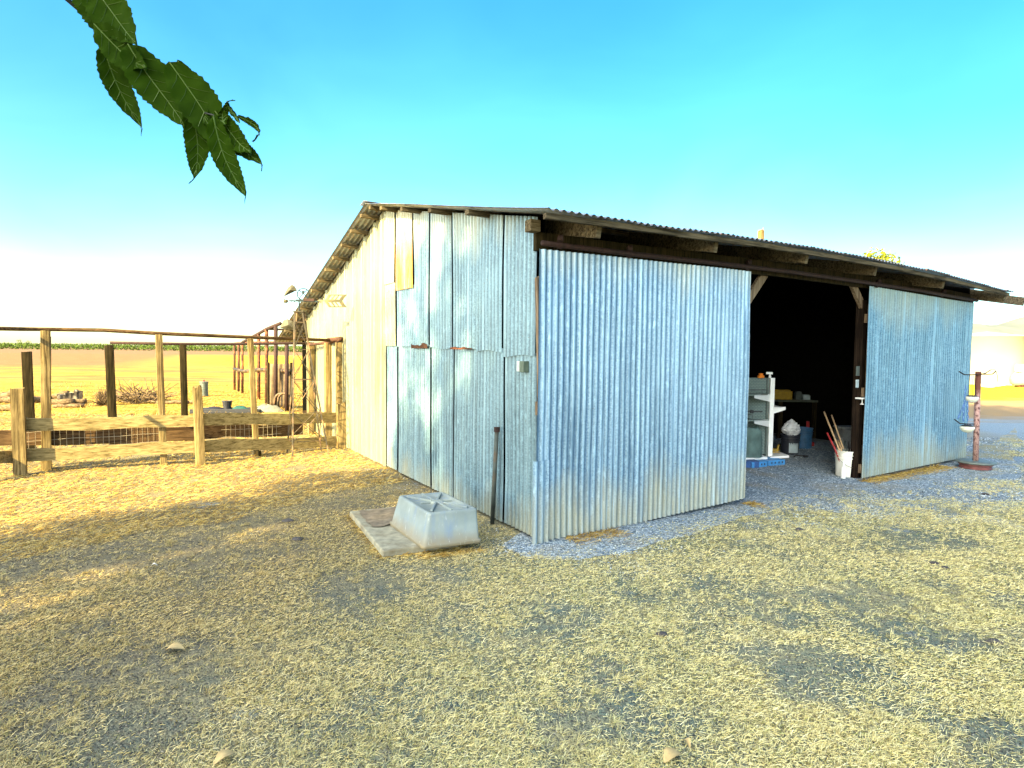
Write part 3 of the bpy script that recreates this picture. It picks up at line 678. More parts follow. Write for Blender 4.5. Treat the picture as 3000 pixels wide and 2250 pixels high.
# order front-left, back-left, back-right, front-right
cx_, cy_ = sum(b.x for b in base)/4, sum(b.y for b in base)/4
tc_ = D(878, 914, YW); hw = .062
topc = [Vector((tc_.x-hw, tc_.y-hw, topz)), Vector((tc_.x-hw*1.1, tc_.y+hw, topz)), Vector((tc_.x+hw*.9, tc_.y+hw, topz)), Vector((tc_.x+hw, tc_.y-hw, topz))]
for b, t_ in zip(base, topc): MB().bar(b, t_, .022, .014).build('leg', M['iron'], WM)
lv = [0, .10, .30, .53, .74, .93]
for i in range(4):
    j = (i+1) % 4
    for k in range(len(lv)-1):
        a0 = base[i].lerp(topc[i], lv[k]); a1 = base[i].lerp(topc[i], lv[k+1]); b0_ = base[j].lerp(topc[j], lv[k]); b1_ = base[j].lerp(topc[j], lv[k+1])
        m = MB()
        if k > 0: m.tube([a0, b1_], .0055, 5).tube([b0_, a1], .0055, 5)
        m.bar(a1, b1_, .014, .008)
        m.build('brace', M['iron'], WM)
MB().obox(Vector((tc_.x, tc_.y, topz+.005)), Vector((.085,0,0)), Vector((0,.085,0)), ZA*.006).build('top_plate', M['iron'], WM)
def wp(cx__, cy__, dy=0.0): return D(780+cx__/5.925, 820+cy__/5.925, YW+dy)
MB().tube([wp(572, 545), wp(570, 370)], .011, 8).tube([wp(545, 440), wp(480, 372)], .006, 6).build('mast', M['blueiron'], WM)
MB().bar(wp(400, 362), wp(900, 375), .02, .022).bar(wp(520, 345), wp(690, 348), .03, .014).build('axle_beam', M['blueiron'], WM)
MB().obox(wp(745, 350), Vector((.09,0,0)), Vector((0,.02,0)), ZA*.022).build('gear_box', M['rustdk'], WM, bevel=.006)
MB().bar(wp(890, 358), wp(1040, 362), .012, .016).build('tail_rod', M['vane'], WM)
# tail: arrow fletching with slots
m = MB(); yo = Vector((0, .003, 0))
for sgn in (1, -1):
    ytip = 255 if sgn > 0 else 475; ymid = 365; prev_ = None
    xs_ = [(1010, 1085), (1045, 1125), (1060, 1140), (1105, 1190), (1135, 1215), (1175, 1260), (1200, 1280), (1250, 1330), (1265, 1350), (1320, 1400)]
    for k in range(len(xs_)-1):
        m0, t0_ = xs_[k]; m1, t1_ = xs_[k+1]
        slot = k in (1, 3, 5, 7) and False
        cuts = [(0, 1)] if k % 2 == 0 and k != 0 or k == 0 else [(0, .18), (.82, 1)]
        if k % 2 == 1: cuts = [(0, 1)]
        if k in (2, 4, 6): cuts = [(0, .2), (.85, 1)]
        for (c0, c1) in cuts:
            q = [wp(m0+(t0_-m0)*c0, ymid+(ytip-ymid)*c0), wp(m1+(t1_-m1)*c0, ymid+(ytip-ymid)*c0), wp(m1+(t1_-m1)*c1, ymid+(ytip-ymid)*c1), wp(m0+(t0_-m0)*c1, ymid+(ytip-ymid)*c1)]
            m.add([p-yo for p in q]+[p+yo for p in q], [(0,1,2,3),(7,6,5,4),(0,4,5,1),(1,5,6,2),(2,6,7,3),(3,7,4,0)])
m.build('tail_vane', M['vane'], WM)
# hand wheel on top
m = MB(); ring = [wp(642+104*math.cos(a), 248+100*math.sin(a), .02*math.sin(a)) for a in [2*math.pi*i/24 for i in range(25)]]; m.tube(ring, .008, 6, False)
for a in (0.7, 2.3, 3.9, 5.4): m.tube([wp(642, 235), wp(642+104*math.cos(a), 248+100*math.sin(a))], .007, 5)
m.obox(wp(640, 215), Vector((.015,0,0)), Vector((0,.012,0)), ZA*.025); m.build('spoked_wheel', M['blueiron'], WM)
# rotor hub with its two remaining blades and stay wires
hub = wp(345, 370); MB().lathe(hub, [(0, -.03), (.02, -.028), (.032, 0), (.02, .03), (0, .045)], 10, axis=Vector((-1,-.2,0))).build('rotor_hub', M['vane'], WM)
m = MB()
for k in range(5):
    a = k*1.257; m.tube([hub, hub+Vector((-.03+.03*math.cos(a*2), .03*math.cos(a), .055*math.sin(a)))], [.012, .004], 5)
m.build('hub_spikes', M['vane'], WM)
def blade(outline, bulge):
    ps = [wp(*q) for q in outline]; c = sum(ps, Vector((0,0,0)))/len(ps)+Vector((bulge, -.05, 0)); m = MB(); n = len(ps)
    m.add(ps+[c], [(i, (i+1) % n, n) for i in range(n)]); return m.build('blade', M['blade'], WM, solid=.003)
blade([(302, 290), (330, 215), (385, 125), (445, 82), (490, 105), (540, 185), (480, 205), (400, 245)], .01)
blade([(235, 830), (300, 700), (370, 680), (450, 715), (500, 790), (520, 860), (430, 850), (340, 852)], .01)
m = MB().tube([wp(470, 160), wp(455, 300), wp(365, 690)], .003, 4).tube([wp(385, 420), wp(318, 690)], .003, 4); m.build('stay_wire', M['iron'], WM)
# ------------------------------------------------------------------ yard things on the left, beyond the fences
def scatter_log(px_, py_, L, r_, ang, tilt=0.0, z=None, mat='wood_log'):
    p = G(px_, py_); d = Vector((math.cos(ang), math.sin(ang), tilt)); n = 6; pts_ = []; rs = []
    for k in range(n):
        pts_.append(p+d*(L*(k/(n-1)-.5))+ZA*(r_+(z or 0))+Vector((random.uniform(-.03,.03), random.uniform(-.03,.03), random.uniform(-.02,.02)))); rs.append(r_*random.uniform(.75, 1.1))
    return MB().tube(pts_, rs, 9)
logs = [(12, 1182, 1.3, .10, .2, 0, 0), (30, 1178, .9, .09, -.5, .15, .16), (5, 1170, 1.2, .08, .6, .1, .1), (18, 1205, .7, .10, .1, 0, 0), (112, 1180, .6, .11, 1.0, 0, 0), (160, 1178, 1.0, .07, -.2, .25, .1), (175, 1186, .8, .09, .1, 0, 0), (224, 1184, .5, .08, .5, .1, 0), (200, 1195, .8, .06, .2, 0, 0), (545, 1182, 1.0, .05, .1, 0, 0), (505, 1184, .9, .05, .15, .05, 0)]
lab = ['bleached log lying at the left edge of the frame beyond the fence', 'short bleached log propped on the leftmost log', 'crooked pale limb behind the leftmost logs', 'dark short log nearest the fence at far left', 'stubby log between the leaning post and the tall square post', 'pale branch slanting up left of the black stump', 'log lying just in front of the slanting pale branch', 'small broken log at the right foot of the black stump', 'low dark log in straw in front of the stump', 'thin pole on the ground right of the brush heap', 'grey pole lying through the right end of the brush heap']
for k, a_ in enumerate(logs):
    px_, py_, L, r_, an, ti, z_ = a_; o = scatter_log(px_, py_, L, r_, an, ti, z_).build('log', M['wood_log'], smooth=True); tag(o, lab[k], 'log', 'logs lying beyond the fences')
p = G(200, 1182); st = MB()
for k in range(3): st.add(*[(lambda mm: (mm.v, mm.f))(rough_post(p+Vector((-.18+.2*k, .05*k, 0)), p+Vector((-.2+.22*k, .05*k, .30+.06*k)), .22, .26, jag=.08, seed=30+k, amp=.15))][0])
tag(st.build('tree_stump', plain('charred_stump', (.035,.028,.022), .9, 0, .6, 9, dirt=(.3,.26,.2), bump=.8)), 'charred black tree stump in the straw beyond the fence', 'stump')
def brush(px0, px1, py_, n, h, L, name, label, mat, sd):
    g = random.Random(sd); m = MB(); c0 = G((px0+px1)/2, py_)
    for k in range(n):
        p = G(g.uniform(px0, px1), py_+g.uniform(-5, 6)); d = Vector((g.uniform(-1,1), g.uniform(-.6,.6), g.uniform(-.1,.5))).normalized()
        p.z = g.uniform(0.02, h); q = p+d*L*g.uniform(.4, 1); q.z = max(.02, q.z); m.tube([p, (p+q)/2+Vector((0,0,g.uniform(-.03,.05))), q], [.018, .014, .008], 5)
    return tag(m.build(name, mat), label, name.replace('_', ' '))
brush(338, 470, 1178, 170, .22, .8, 'brush_heap', 'heap of dry sticks in the straw beyond the fence', M['wood_log'], 3)
tw = thing('dry_bush', hground(G(300, 1188)), 'round dead grey bush beside the dark creosoted post', 'bush')
g = random.Random(4); m = MB(); c = G(300, 1188)
for k in range(260):
    d = Vector((g.gauss(0, .5), g.gauss(0, .5), abs(g.gauss(0, .8)))).normalized(); L = g.uniform(.25, .6); q = c+Vector((d.x*L*.55, d.y*L*.55, d.z*L)); m.tube([c+d*.03, (c+q)/2+Vector((g.uniform(-.04,.04), 0, g.uniform(-.03,.03))), q], [.01, .007, .004], 4)
m.build('twigs', M['wood_log'], tw)
cn = G(598, 1161); can = thing('lidded_drum', cn, 'dark galvanised drum with a lid and red knob beyond the fence', 'drum')
MB().lathe(cn, [(0, 0), (.13, 0), (.135, .02), (.132, .25), (.14, .26), (.132, .27), (.135, .50), (0, .50)], 20).build('drum_body', M['galv'], can, smooth=False)
MB().lathe(cn+ZA*.50, [(.15, -.02), (.155, .0), (.14, .02), (0, .03)], 20).build('lid', M['galv'], can)
MB().lathe(cn+ZA*.53, [(0, 0), (.03, 0), (.03, .05), (0, .06)], 10).build('knob', M['red'], can)
tr = G(655, 1212); tro = thing('stock_trough', hground(tr), 'long low black stock trough behind the rail fence', 'trough')
m = MB(); a_, b_ = G(555, 1214), G(755, 1212); d_ = (b_-a_); d_.z = 0; e_ = Vector((-d_.y, d_.x, 0)).normalized()*.25
cc2 = (a_+b_)/2+e_; cc2.z = .05
m.obox(cc2, d_/2, e_, ZA*.035); m.obox(cc2+ZA*.05-e_*.93, d_/2, e_*.06, ZA*.03); m.obox(cc2+ZA*.05+e_*.93, d_/2, e_*.06, ZA*.03); m.build('trough_body', M['blackp'], tro, bevel=.01)
pb_ = D(666, 1201, tr.y+.3)
pb_.z = .105; pot = thing('black_pot', pb_, 'small black square-sided pot standing in the black trough', 'pot')
MB().lathe(pb_, [(0, 0), (.09, 0), (.125, .19), (.135, .19), (.135, .21), (.11, .21), (.08, .02), (0, .02)], 16).build('pot_body', M['blackp'], pot)
def heap(px_, py_, Y, w, d, h, name, label, mat, cat, sd, zb=0.0):
    p = D(px_, py_, Y); p.z = zb; m = MB(); P = []
    for j in range(9):
        row = []
        for i in range(17):
            an = 2*math.pi*i/16; r_ = j/8; nn = .8+.4*float(vnoise(math.cos(an)*2+sd, math.sin(an)*2, 1.0)); row.append(Vector((p.x+math.cos(an)*r_*w*nn, p.y+math.sin(an)*r_*d*nn, p.z+h*(1-r_**2)*(.7+.6*float(vnoise(i*.9+sd, j, .7))))))
        P.append(row)
    m.grid(P); return tag(m.build(name, mat, smooth=True), label, cat)
heap(630, 1205, tr.y+.3, .26, .14, .05, 'cloth_bundle', 'dark purple cloth bundle crumpled on the black trough', M['purple'], 'cloth', 1, .105)
heap(702, 1203, tr.y+.3, .22, .13, .08, 'cloth_bundle', 'teal green cloth bundle crumpled on the black trough', M['teal'], 'cloth', 5, .105)
heap(780, 1203, tr.y+.7, .55, .3, .18, 'tarp_heap', 'grey tarp heap lying below the canvas screen', plain('grey_tarp', (.14,.14,.11), .8), 'tarp', 8, 0)
bl = G(756, 1336); tag(MB().obox(bl+ZA*.04, Vector((.035,0,0)), Vector((0,.04,0)), ZA*.045).build('wood_block', M['wood_dk'], bevel=.006), 'small dark wooden block on the ground under the lower rail', 'block')
# ------------------------------------------------------------------ far things
orc = None
g = np.random.default_rng(5); n = 60; cs = []
for k in range(230):
    x_ = -470+k*2.2+g.uniform(-.3,.3); cs.append(((x_, 345+g.uniform(-1, 1), 1.5+g.uniform(-.08,.1)), (2.0, 2.2, 1.5)))
for k in range(190): cs.append(((-520+k*3.0, 372, 2.6+g.uniform(-.12,.12)), (2.8, 2.5, 1.2)))
o = leafcloud(cs, 'orchard', M['orchard'], None, .5, 42000, 3); tag(o, 'long low green orchard along the left horizon', 'orchard', kind='stuff')
for k, (px_, h_) in enumerate(((57, 7.5), (83, 6.5))):
    b = Vector((D(px_, 1013, 520).x, 520, 0)); tt = thing('tree', b, ('hazy tree rising above the orchard at far left', 'second hazy tree, right of the first, above the orchard')[k], 'tree', 'trees above the orchard')
    MB().tube([b, b+ZA*h_*.6], [.3, .15], 6).build('trunk', M['bark'], tt); leafcloud([((b.x, b.y, h_*.75), (2.2, 2, h_*.28))], 'crown', M['orchard'], tt, .4, 130, k)
# tree showing above the barn roof
yt = 24.0; tx = D(2576, 760, yt); ty = thing('yard_tree', hground(tx), 'yellow-green treetop showing above the barn roof', 'tree')
zt = tx.z+.42; MB().tube([hground(tx), hground(tx)+ZA*(zt-1.6), hground(tx)+ZA*(zt-.4)], [.16, .10, .03], 8).build('trunk', M['bark'], ty, smooth=True)
leafcloud([((tx.x-.2, yt, zt-.50), (.75, .6, .42)), ((tx.x+.35, yt, zt-.62), (.6, .5, .38)), ((tx.x-.42, yt, zt-.18), (.16, .16, .28)), ((tx.x-.05, yt, zt-.12), (.2, .16, .28)), ((tx.x+.55, yt, zt-.30), (.16, .16, .22)), ((tx.x-.85, yt, zt-.40), (.14, .16, .10)), ((tx.x+.22, yt, zt-.2), (.14, .16, .18)), ((tx.x, yt, zt-1.6), (1.3, 1.2, .9))], 'crown', M['ytree'], ty, .085, 3300, 8)
yp = 30.0; ptop = D(2229, 664, yp); pole = thing('utility_pole', hground(ptop), 'splintered grey top of a utility pole above the roof', 'pole')
rough_post(hground(ptop), ptop, .24, .24, jag=.35, seed=44, amp=.12).build('pole_shaft', M['wood_v'], pole)
# white tank and small things at right
tk = G(2884, 1124); R_t = (2980-2884)/1800*tk.y*1.02; ht = D(2884, 988, tk.y).z
tank = thing('water_tank', tk, 'big white cylindrical tank beyond the yard at right', 'tank')
MB().lathe(tk, [(R_t, 0), (R_t, ht), (R_t*1.015, ht+.01), (R_t*1.015, ht+.06), (R_t, ht+.07)], 48).build('tank_shell', M['tank'], tank, smooth=True)
MB().lathe(tk+ZA*(ht+.06), [(R_t*1.0, 0), (R_t*.5, .16), (0, .30)], 48).build('tank_roof', M['tank'], tank, smooth=True)
vp = D(2952, 984, tk.y); MB().lathe(vp-ZA*.25, [(.12, 0), (.12, .25), (.3, .27), (.28, .38), (0, .42)], 12).build('vent_cap', M['rust'], tank)
hz = G(2888, 1126); ht2 = thing('small_tank', hz-Vector((0, 3, 0)), 'small pale horizontal tank lying in front of the big white tank', 'tank')
c_ = hz-Vector((0, 3, 0))+ZA*.42; MB().lathe(c_-Vector((.75,0,0)), [(0, -.1), (.2, -.06), (.34, .03), (.34, 1.47), (.2, 1.56), (0, 1.6)], 24, axis=Vector((1,0,0))).build('tank_shell', M['tank'], ht2, smooth=True)
for s_ in (-.4, .4): MB().box(c_.x+s_-.08, c_.x+s_+.08, c_.y-.25, c_.y+.25, 0, .12).build('saddle', M['rust'], ht2)
stn = ['pale rock beside the small horizontal tank, nearest the pole stand', 'pale rock under the small horizontal tank', 'round pale rock right of the small horizontal tank', 'low pale rock in front of the big tank', 'pale rock close to the white farm machine']
for k, (px_, py_) in enumerate(((2880, 1132), (2898, 1134), (2914, 1131), (2934, 1129), (2958, 1128))):
    p = G(px_, py_); m = MB(); rr_ = .16+.04*(k % 3); P = []
    for j in range(6):
        th = math.pi/2*j/5; P.append([p+Vector((math.cos(a)*rr_*math.cos(th)*1.4*(1+.2*math.sin(3*a+k)), math.sin(a)*rr_*math.cos(th), rr_*math.sin(th)*1.1)) for a in [2*math.pi*i/10 for i in range(11)]])
    m.grid(P); tag(m.build('rock', M['bone'], smooth=True), stn[k], 'rock', 'rocks at the foot of the tanks')
# white implement at the frame edge
im = G(2990, 1131); mac = thing('farm_machine', im, 'white painted farm machine with an open wheel at the right edge', 'machine')
s_ = im.y/1800
def ip(dx, dy, dd=0): return D(2990+dx, 1131+dy, im.y+dd)
MB().bar(ip(-22, 0), ip(6, -34), .18, .2).bar(ip(-18, -34), ip(30, -28), .16, .18).bar(ip(0, 0), ip(14, -50), .2, .22).bar(ip(16, 0), ip(18, -46), .15, .2).build('machine_frame', M['white'], mac, bevel=.02)
MB().lathe(ip(-3, -26), [(.10, -.05), (.22, -.05), (.24, 0), (.22, .05), (.10, .05), (.10, -.05)], 20, axis=Vector((0,1,0))).build('wheel', M['white'], mac)
MB().lathe(ip(6, -8), [(.14, -.06), (.30, -.06), (.33, 0), (.30, .06), (.14, .06), (.14, -.06)], 20, axis=Vector((.2,1,0))).build('wheel', M['vane'], mac)
MB().obox(ip(12, -52), Vector((.35,0,0)), Vector((0,.3,0)), ZA*.22).build('hopper', M['white'], mac, bevel=.05)
hyd = G(2953, 1120); hyd.y += 0; sp = thing('standpipe', hyd-Vector((0,2.4,0)), 'small dark valve standpipe in front of the white tank', 'standpipe')
q = hyd-Vector((0,2.4,0)); MB().tube([q, q+ZA*.55, q+ZA*.8], .04, 8).tube([q+ZA*.5, q+ZA*.5+Vector((.25,0,0))], .035, 8).build('pipe', M['rustdk'], sp)
# distant rail fence at right edge
rf = thing('timber_fence', G(3010, 1110), 'far single-rail timber fence right of the white tank', 'fence')
p0 = G(2984, 1112); y_ = 50.0
MB().bar(D(2978, 1064, y_), D(3120, 1066, y_), .06, .14).build('rail', M['wood_rail'], rf)
for x_ in (2990, 3030, 3075): MB().bar(hground(D(x_, 1064, y_)), D(x_, 1060, y_), .14, .14, side=Vector((1,0,0))).build('post', M['wood_v'], rf)
bk_ = thing('brown_shed', hground(D(3020, 1100, 60)), 'low brown shed wall beyond the timber rail at the right edge', 'shed')
MB().box(D(2984,1100,60).x, D(3100,1100,60).x, 60, 64, 0, 1.5).build('shed_wall', plain('orange_brown_boards', (.42,.19,.08), .8), bk_)
MB().box(D(2984,1100,60).x-.2, D(3100,1100,60).x+.2, 59.8, 64.2, 1.5, 1.62).build('shed_roof', plain('tan_roof', (.50,.36,.24), .8), bk_)
# ------------------------------------------------------------------ pole stand
sb = G(2857, 1372); sd_ = thing('pole_stand', sb, 'pink-rusted pole stand on a wheel-disc base with hooked arms', 'stand')
k_ = sb.y/1800
def sp_(cx__, cy__, dy=0.0): return D(2780+cx__/4.88, 1060+cy__/4.88, sb.y+dy)
rb = .262
MB().lathe(sb, [(.0, .0), (.20, .0), (.215, .012), (.20, .03), (.20, .055), (.222, .065), (.215, .08), (.19, .085), (0, .086)], 36).build('wheel_rim', plain('maroon_rim', (.16,.055,.05), .6, .1, .3), sd_)
MB().lathe(sb+ZA*.075, [(0, .045), (.07, .05), (rb*.8, .045), (rb, .03), (rb, .02), (rb*.8, .0), (0, .0)], 36).build('disc', plain('green_grey_disc', (.13,.15,.13), .55, .3, .3), sd_, smooth=True)
pt_ = sp_(420, 140); MB().tube([sb+ZA*.12, pt_], .038, 16).build('pole', M['pinkpost'], sd_, smooth=True)
m = MB().tube([sp_(145, 138, -.05), sp_(220, 183, -.05), sp_(300, 185, -.04), sp_(400, 178, -.03)], .009, 6); m.build('arm', M['black'], sd_)
MB().tube([sp_(440, 178, .0), sp_(520, 164, .0), sp_(598, 116, .0)], .008, 6).build('arm', M['black'], sd_)
MB().tube([sp_(440, 180, -.04), sp_(540, 178, -.04), sp_(622, 176, -.04), sp_(672, 132, -.04)], .009, 6).build('arm', M['black'], sd_)
MB().tube([sp_(400, 178, -.042), sp_(455, 176, -.042)], .013, 6).build('arm_collar', M['rust'], sd_)
MB().tube([sp_(78, 820, -.06), sp_(155, 880, -.06), sp_(250, 888, -.05), sp_(365, 890, -.03)], .009, 6).build('arm', M['black'], sd_)
MB().tube([sp_(600, 112), sp_(640, 105), sp_(675, 135), sp_(692, 200), sp_(700, 300)], .004, 5).build('wire_loop', M['iron'], sd_)
def lamp(cx__, cy__, w, topy, label):
    c = sp_(cx__, cy__, -.06); rad = w/2/4.88*sb.y/1800; L = thing('hanging_bowl', c, label, 'hanging bowl', 'cream bowls hanging on the pole stand')
    MB().lathe(c, [(0, -.075), (.25*rad, -.075), (.55*rad, -.066), (.85*rad, -.038), (rad, -.005), (rad*.97, .012), (.80*rad, .02), (.78*rad, .014), (.5*rad, -.03), (0, -.05)], 24).build('bowl', M['cream'], L, smooth=True)
    MB().lathe(c, [(.8*rad, .018), (.78*rad, .03), (.4*rad, .04), (0, .042)], 20).build('rim_cap', M['black'], L)
    t0 = sp_(cx__, topy, -.05)
    for s__ in (-.6, .1, .7):
        a = c+Vector((rad*s__, 0, .03)); b = t0+Vector((rad*s__*.5, 0, 0)); n = max(3, int((b-a).length/.022)); m = MB()
        for k in range(n):
            q = a.lerp(b, (k+.5)/n); sdv = Vector((.006, 0, 0)) if k % 2 else Vector((0, .006, 0)); hh = (b-a)/n*.62
            m.tube([q-hh, q+sdv-hh*.4, q+sdv+hh*.4, q+hh, q-sdv+hh*.4, q-sdv-hh*.4, q-hh], .0022, 4, False)
        m.build('chain', M['rustdk'], L)
lamp(325, 515, 172, 190, 'cream bowl hanging higher, just under the top arms of the pole stand')
lamp(262, 940, 182, 895, 'whiter cream bowl hanging lower on the pole stand')
bc = thing('blue_chain', sp_(230, 600, -.08), 'blue chain looped between the pole stand and barn corner', 'chain')
def chain(a, b, r_, par, mat):
    n = int((b-a).length/.04); m = MB(); dd = (b-a)/n; sd0 = Vector((.012, 0, 0))
    for k in range(n):
        q = a+dd*(k+.5); s2_ = sd0 if k % 2 else Vector((.004, .011, 0)); h = dd*.6
        m.tube([q-h, q-h*.5+s2_, q+h*.5+s2_, q+h, q+h*.5-s2_, q-h*.5-s2_, q-h], r_, 5, False)
    m.build('chain_strand', mat, par)
chain(sp_(240, 340, -.08), sp_(205, 850, -.08), .005, bc, M['bluerope']); chain(sp_(235, 560, -.09), sp_(128, 815, -.09), .005, bc, M['bluerope']); chain(sp_(262, 560, -.08), sp_(268, 845, -.08), .005, bc, M['bluerope'])
# ------------------------------------------------------------------ inside the doorway
def cpt(cx__, cy__, Y): return D(2150+cx__/4.366, 1050+cy__/4.366, Y)
ys_ = 9.65
gon = thing('shop_shelving', hground(cpt(490, 1290, ys_)), 'grey pegboard shop shelving with white upright inside the doorway', 'shelving')
xL = cpt(-120, 700, ys_).x; xR = cpt(455, 700, ys_).x; zT = cpt(450, 250, ys_).z
MB().box(xL, xR, ys_+.02, ys_+.035, .12, zT).build('pegboard', M['peg'], gon)
xq0, xq1 = cpt(470, 700, ys_).x, cpt(511, 700, ys_).x; b0_ = cpt(455, 1290, ys_); t0_ = cpt(492, 250, ys_)
MB().bar(b0_, t0_, .07, .05, side=Vector((1,0,0))).build('upright', M['white'], gon, bevel=.004)
MB().bar(b0_-Vector((.06,-.01,0)), t0_-Vector((.07,-.01,0)), .02, .03, side=Vector((1,0,0))).build('upright', M['galv'], gon)
for yy_, zz2 in ((475, 0), (800, 0)):
    a = cpt(458, yy_+22, ys_-.01); b = cpt(265, yy_+14, ys_-.42); m = MB()
    q = [a+ZA*.05, a-ZA*.07, b-ZA*.022, b+ZA*.022]; o_ = Vector((.006, .006, 0)); m.add([p-o_ for p in q]+[p+o_ for p in q], [(0,1,2,3),(7,6,5,4),(0,4,5,1),(1,5,6,2),(2,6,7,3),(3,7,4,0)]); m.build('bracket', M['white'], gon)
    m = MB(); sl = [a+ZA*.045, b+ZA*.02, b+ZA*.02-Vector((.75,0,0)), a+ZA*.045-Vector((.95,0,0))]; m.add(sl, [(0,1,2,3)]); m.build('shelf', M['peg'], gon, solid=.02)
a = cpt(500, 660, ys_-.02); b = cpt(660, 640, ys_-.05); m = MB(); q = [a+ZA*.03, a-ZA*.06, b-ZA*.02, b+ZA*.025]; o_ = Vector((0, .006, 0)); m.add([p-o_ for p in q]+[p+o_ for p in q], [(0,1,2,3),(7,6,5,4),(0,4,5,1),(1,5,6,2),(2,6,7,3),(3,7,4,0)]); m.build('bracket', M['white'], gon)
m = MB(); m.box(a.x, b.x, ys_-.05, ys_+.5, a.z+.03, a.z+.045); m.build('shelf', M['white'], gon)
zk = cpt(300, 1285, ys_-.4).z
m = MB(); p1_, p2_ = cpt(-60, 1300, ys_-.5), cpt(430, 1275, ys_-.25); m.add([p1_, p2_, p2_+Vector((0,.3,0)), p1_+Vector((0,.5,0))], [(0,1,2,3)]); m.build('base_deck', M['white'], gon, solid=.035)
m = MB(); p1_, p2_ = cpt(470, 1275, ys_-.12), cpt(708, 1255, ys_-.12); m.add([p1_, p2_, p2_+Vector((0,.4,.0)), p1_+Vector((0,.4,.0))], [(0,1,2,3)]); m.build('base_deck', M['white'], gon, solid=.035)
# blue crates under the shelving
for k, (x0, x1, yb_, yt_, Y, lb) in enumerate(((235, 425, 1405, 1310, 9.15, 'light blue plastic foot crate under the left half of the shelving'), (440, 655, 1380, 1300, 9.35, 'light blue plastic foot crate under the right end of the shelving'))):
    a, b = G(2150+x0/4.366, 1050+yb_/4.366), G(2150+x1/4.366, 1050+(yb_-18)/4.366)
    h = .085; dd = (b-a); dd.z = 0; ee = Vector((-dd.y, dd.x, 0)).normalized()*.3
    cr = thing('plastic_crate', hground((a+b)/2), lb, 'crate', 'blue crates under the shelving')
    m = MB().obox(hground((a+b)/2)+ee/2+ZA*h/2, dd/2, ee/2, ZA*h/2); m.build('crate_body', M['bluep'], cr, bevel=.006)
    m = MB()
    for s_ in (-.6, -.2, .25, .65): m.obox(hground((a+b)/2)+dd/2*s_+ZA*h*.55-ee.normalized()*.001, dd.normalized()*.010, ee.normalized()*.003, ZA*.014)
    m.build('slots', M['blackp'], cr)
a = G(2150+60/4.366, 1050+1405/4.366); tag(MB().obox(hground(a)+ZA*.05+Vector((.1,.15,0)), Vector((.22,0,0)), Vector((0,.12,0)), ZA*.05).build('plastic_crate', plain('navy_plastic', (.02,.07,.22), .5), bevel=.006), 'dark navy crate at the left end under the shelving', 'crate')
# things on the shelving
q = cpt(345, 240, ys_); tag(MB().lathe(Vector((q.x, q.y, zT)), [(0,0),(.05,0),(.055,.03),(.03,.05),(.035,.07),(0,.075)], 12).build('orange_cap', M['ora']), 'small orange object on top of the shelving', 'cap')
q = cpt(460, 240, ys_); sbt = thing('spray_head', Vector((q.x, q.y, zT)), 'white spray head standing on top of the shelving', 'sprayer')
q = Vector((q.x, q.y, zT)); MB().lathe(q, [(0,0),(.02,0),(.02,.03),(.013,.04),(.013,.06),(0,.06)], 10).build('neck', M['white'], sbt); MB().obox(q+ZA*.075-Vector((.01,0,0)), Vector((.05,0,0)), Vector((0,.014,0)), ZA*.018).build('nozzle', M['white'], sbt, bevel=.004)
def wirebox(x0, x1, y0, y1, Y, name, label, mat):
    m = MB(); c = [cpt(x0, y1, Y), cpt(x1, y1, Y), cpt(x1, y0, Y), cpt(x0, y0, Y)]; bkv = Vector((0, .18, 0)); e = [p+bkv for p in c]
    for k in range(4): m.tube([c[k], c[(k+1) % 4]], .006, 5).tube([e[k], e[(k+1) % 4]], .006, 5).tube([c[k], e[k]], .006, 5)
    return tag(m.build(name, mat), label, 'rack')
wirebox(175, 430, 405, 462, ys_-.25, 'wire_rack', 'grey wire rack on the upper left shelf', M['galv'])
wirebox(160, 240, 725, 785, ys_-.3, 'wire_rack', 'small wire rack on the lower left shelf', M['galv'])
q = cpt(230, 680, ys_-.3); tag(MB().bar(q-Vector((.16,0,0)), q+Vector((.16,0,0)), .02, .02).obox(q, Vector((.02,0,0)), Vector((0,.02,0)), ZA*.025).build('dark_bracket_bar', M['black']), 'dark bar resting across the small wire rack', 'bar')
def bag(px_, py_, Y, w, d, h, name, label, mat, cat, sd, zb, jt=.0):
    p = cpt(px_, py_, Y); m = MB(); P = []
    for j in range(13):
        th = j/12; rr_ = (math.sin(math.pi*min(1, th*.9+.1))**.6)*(1-.35*th) if name != 'feed_bag' else (1.0-.12*th if j < 12 else .55); row = []
        for i in range(25):
            an = 2*math.pi*i/24; nn = .72+.35*float(vnoise(math.cos(an)*2.2+sd, math.sin(an)*2.2+th*3, 1.1))+.26*float(vnoise(an*4+sd, th*9, 1.0)); row.append(Vector((p.x+math.cos(an)*w*rr_*nn, p.y+math.sin(an)*d*rr_*nn, zb+h*th*(.93+.14*float(vnoise(i*.7+sd, j*.9, 1)))))+Vector((random.uniform(-jt, jt), random.uniform(-jt, jt), random.uniform(-jt, jt))))
        P.append(row)
    m.grid(P); return tag(m.build(name, mat, smooth=not jt), label, cat)
bag(215, 1240, ys_-.25, .16, .12, .44, 'feed_bag', 'slumped grey-green bag standing on the base shelf', M['cloth'], 'bag', 2, .13)
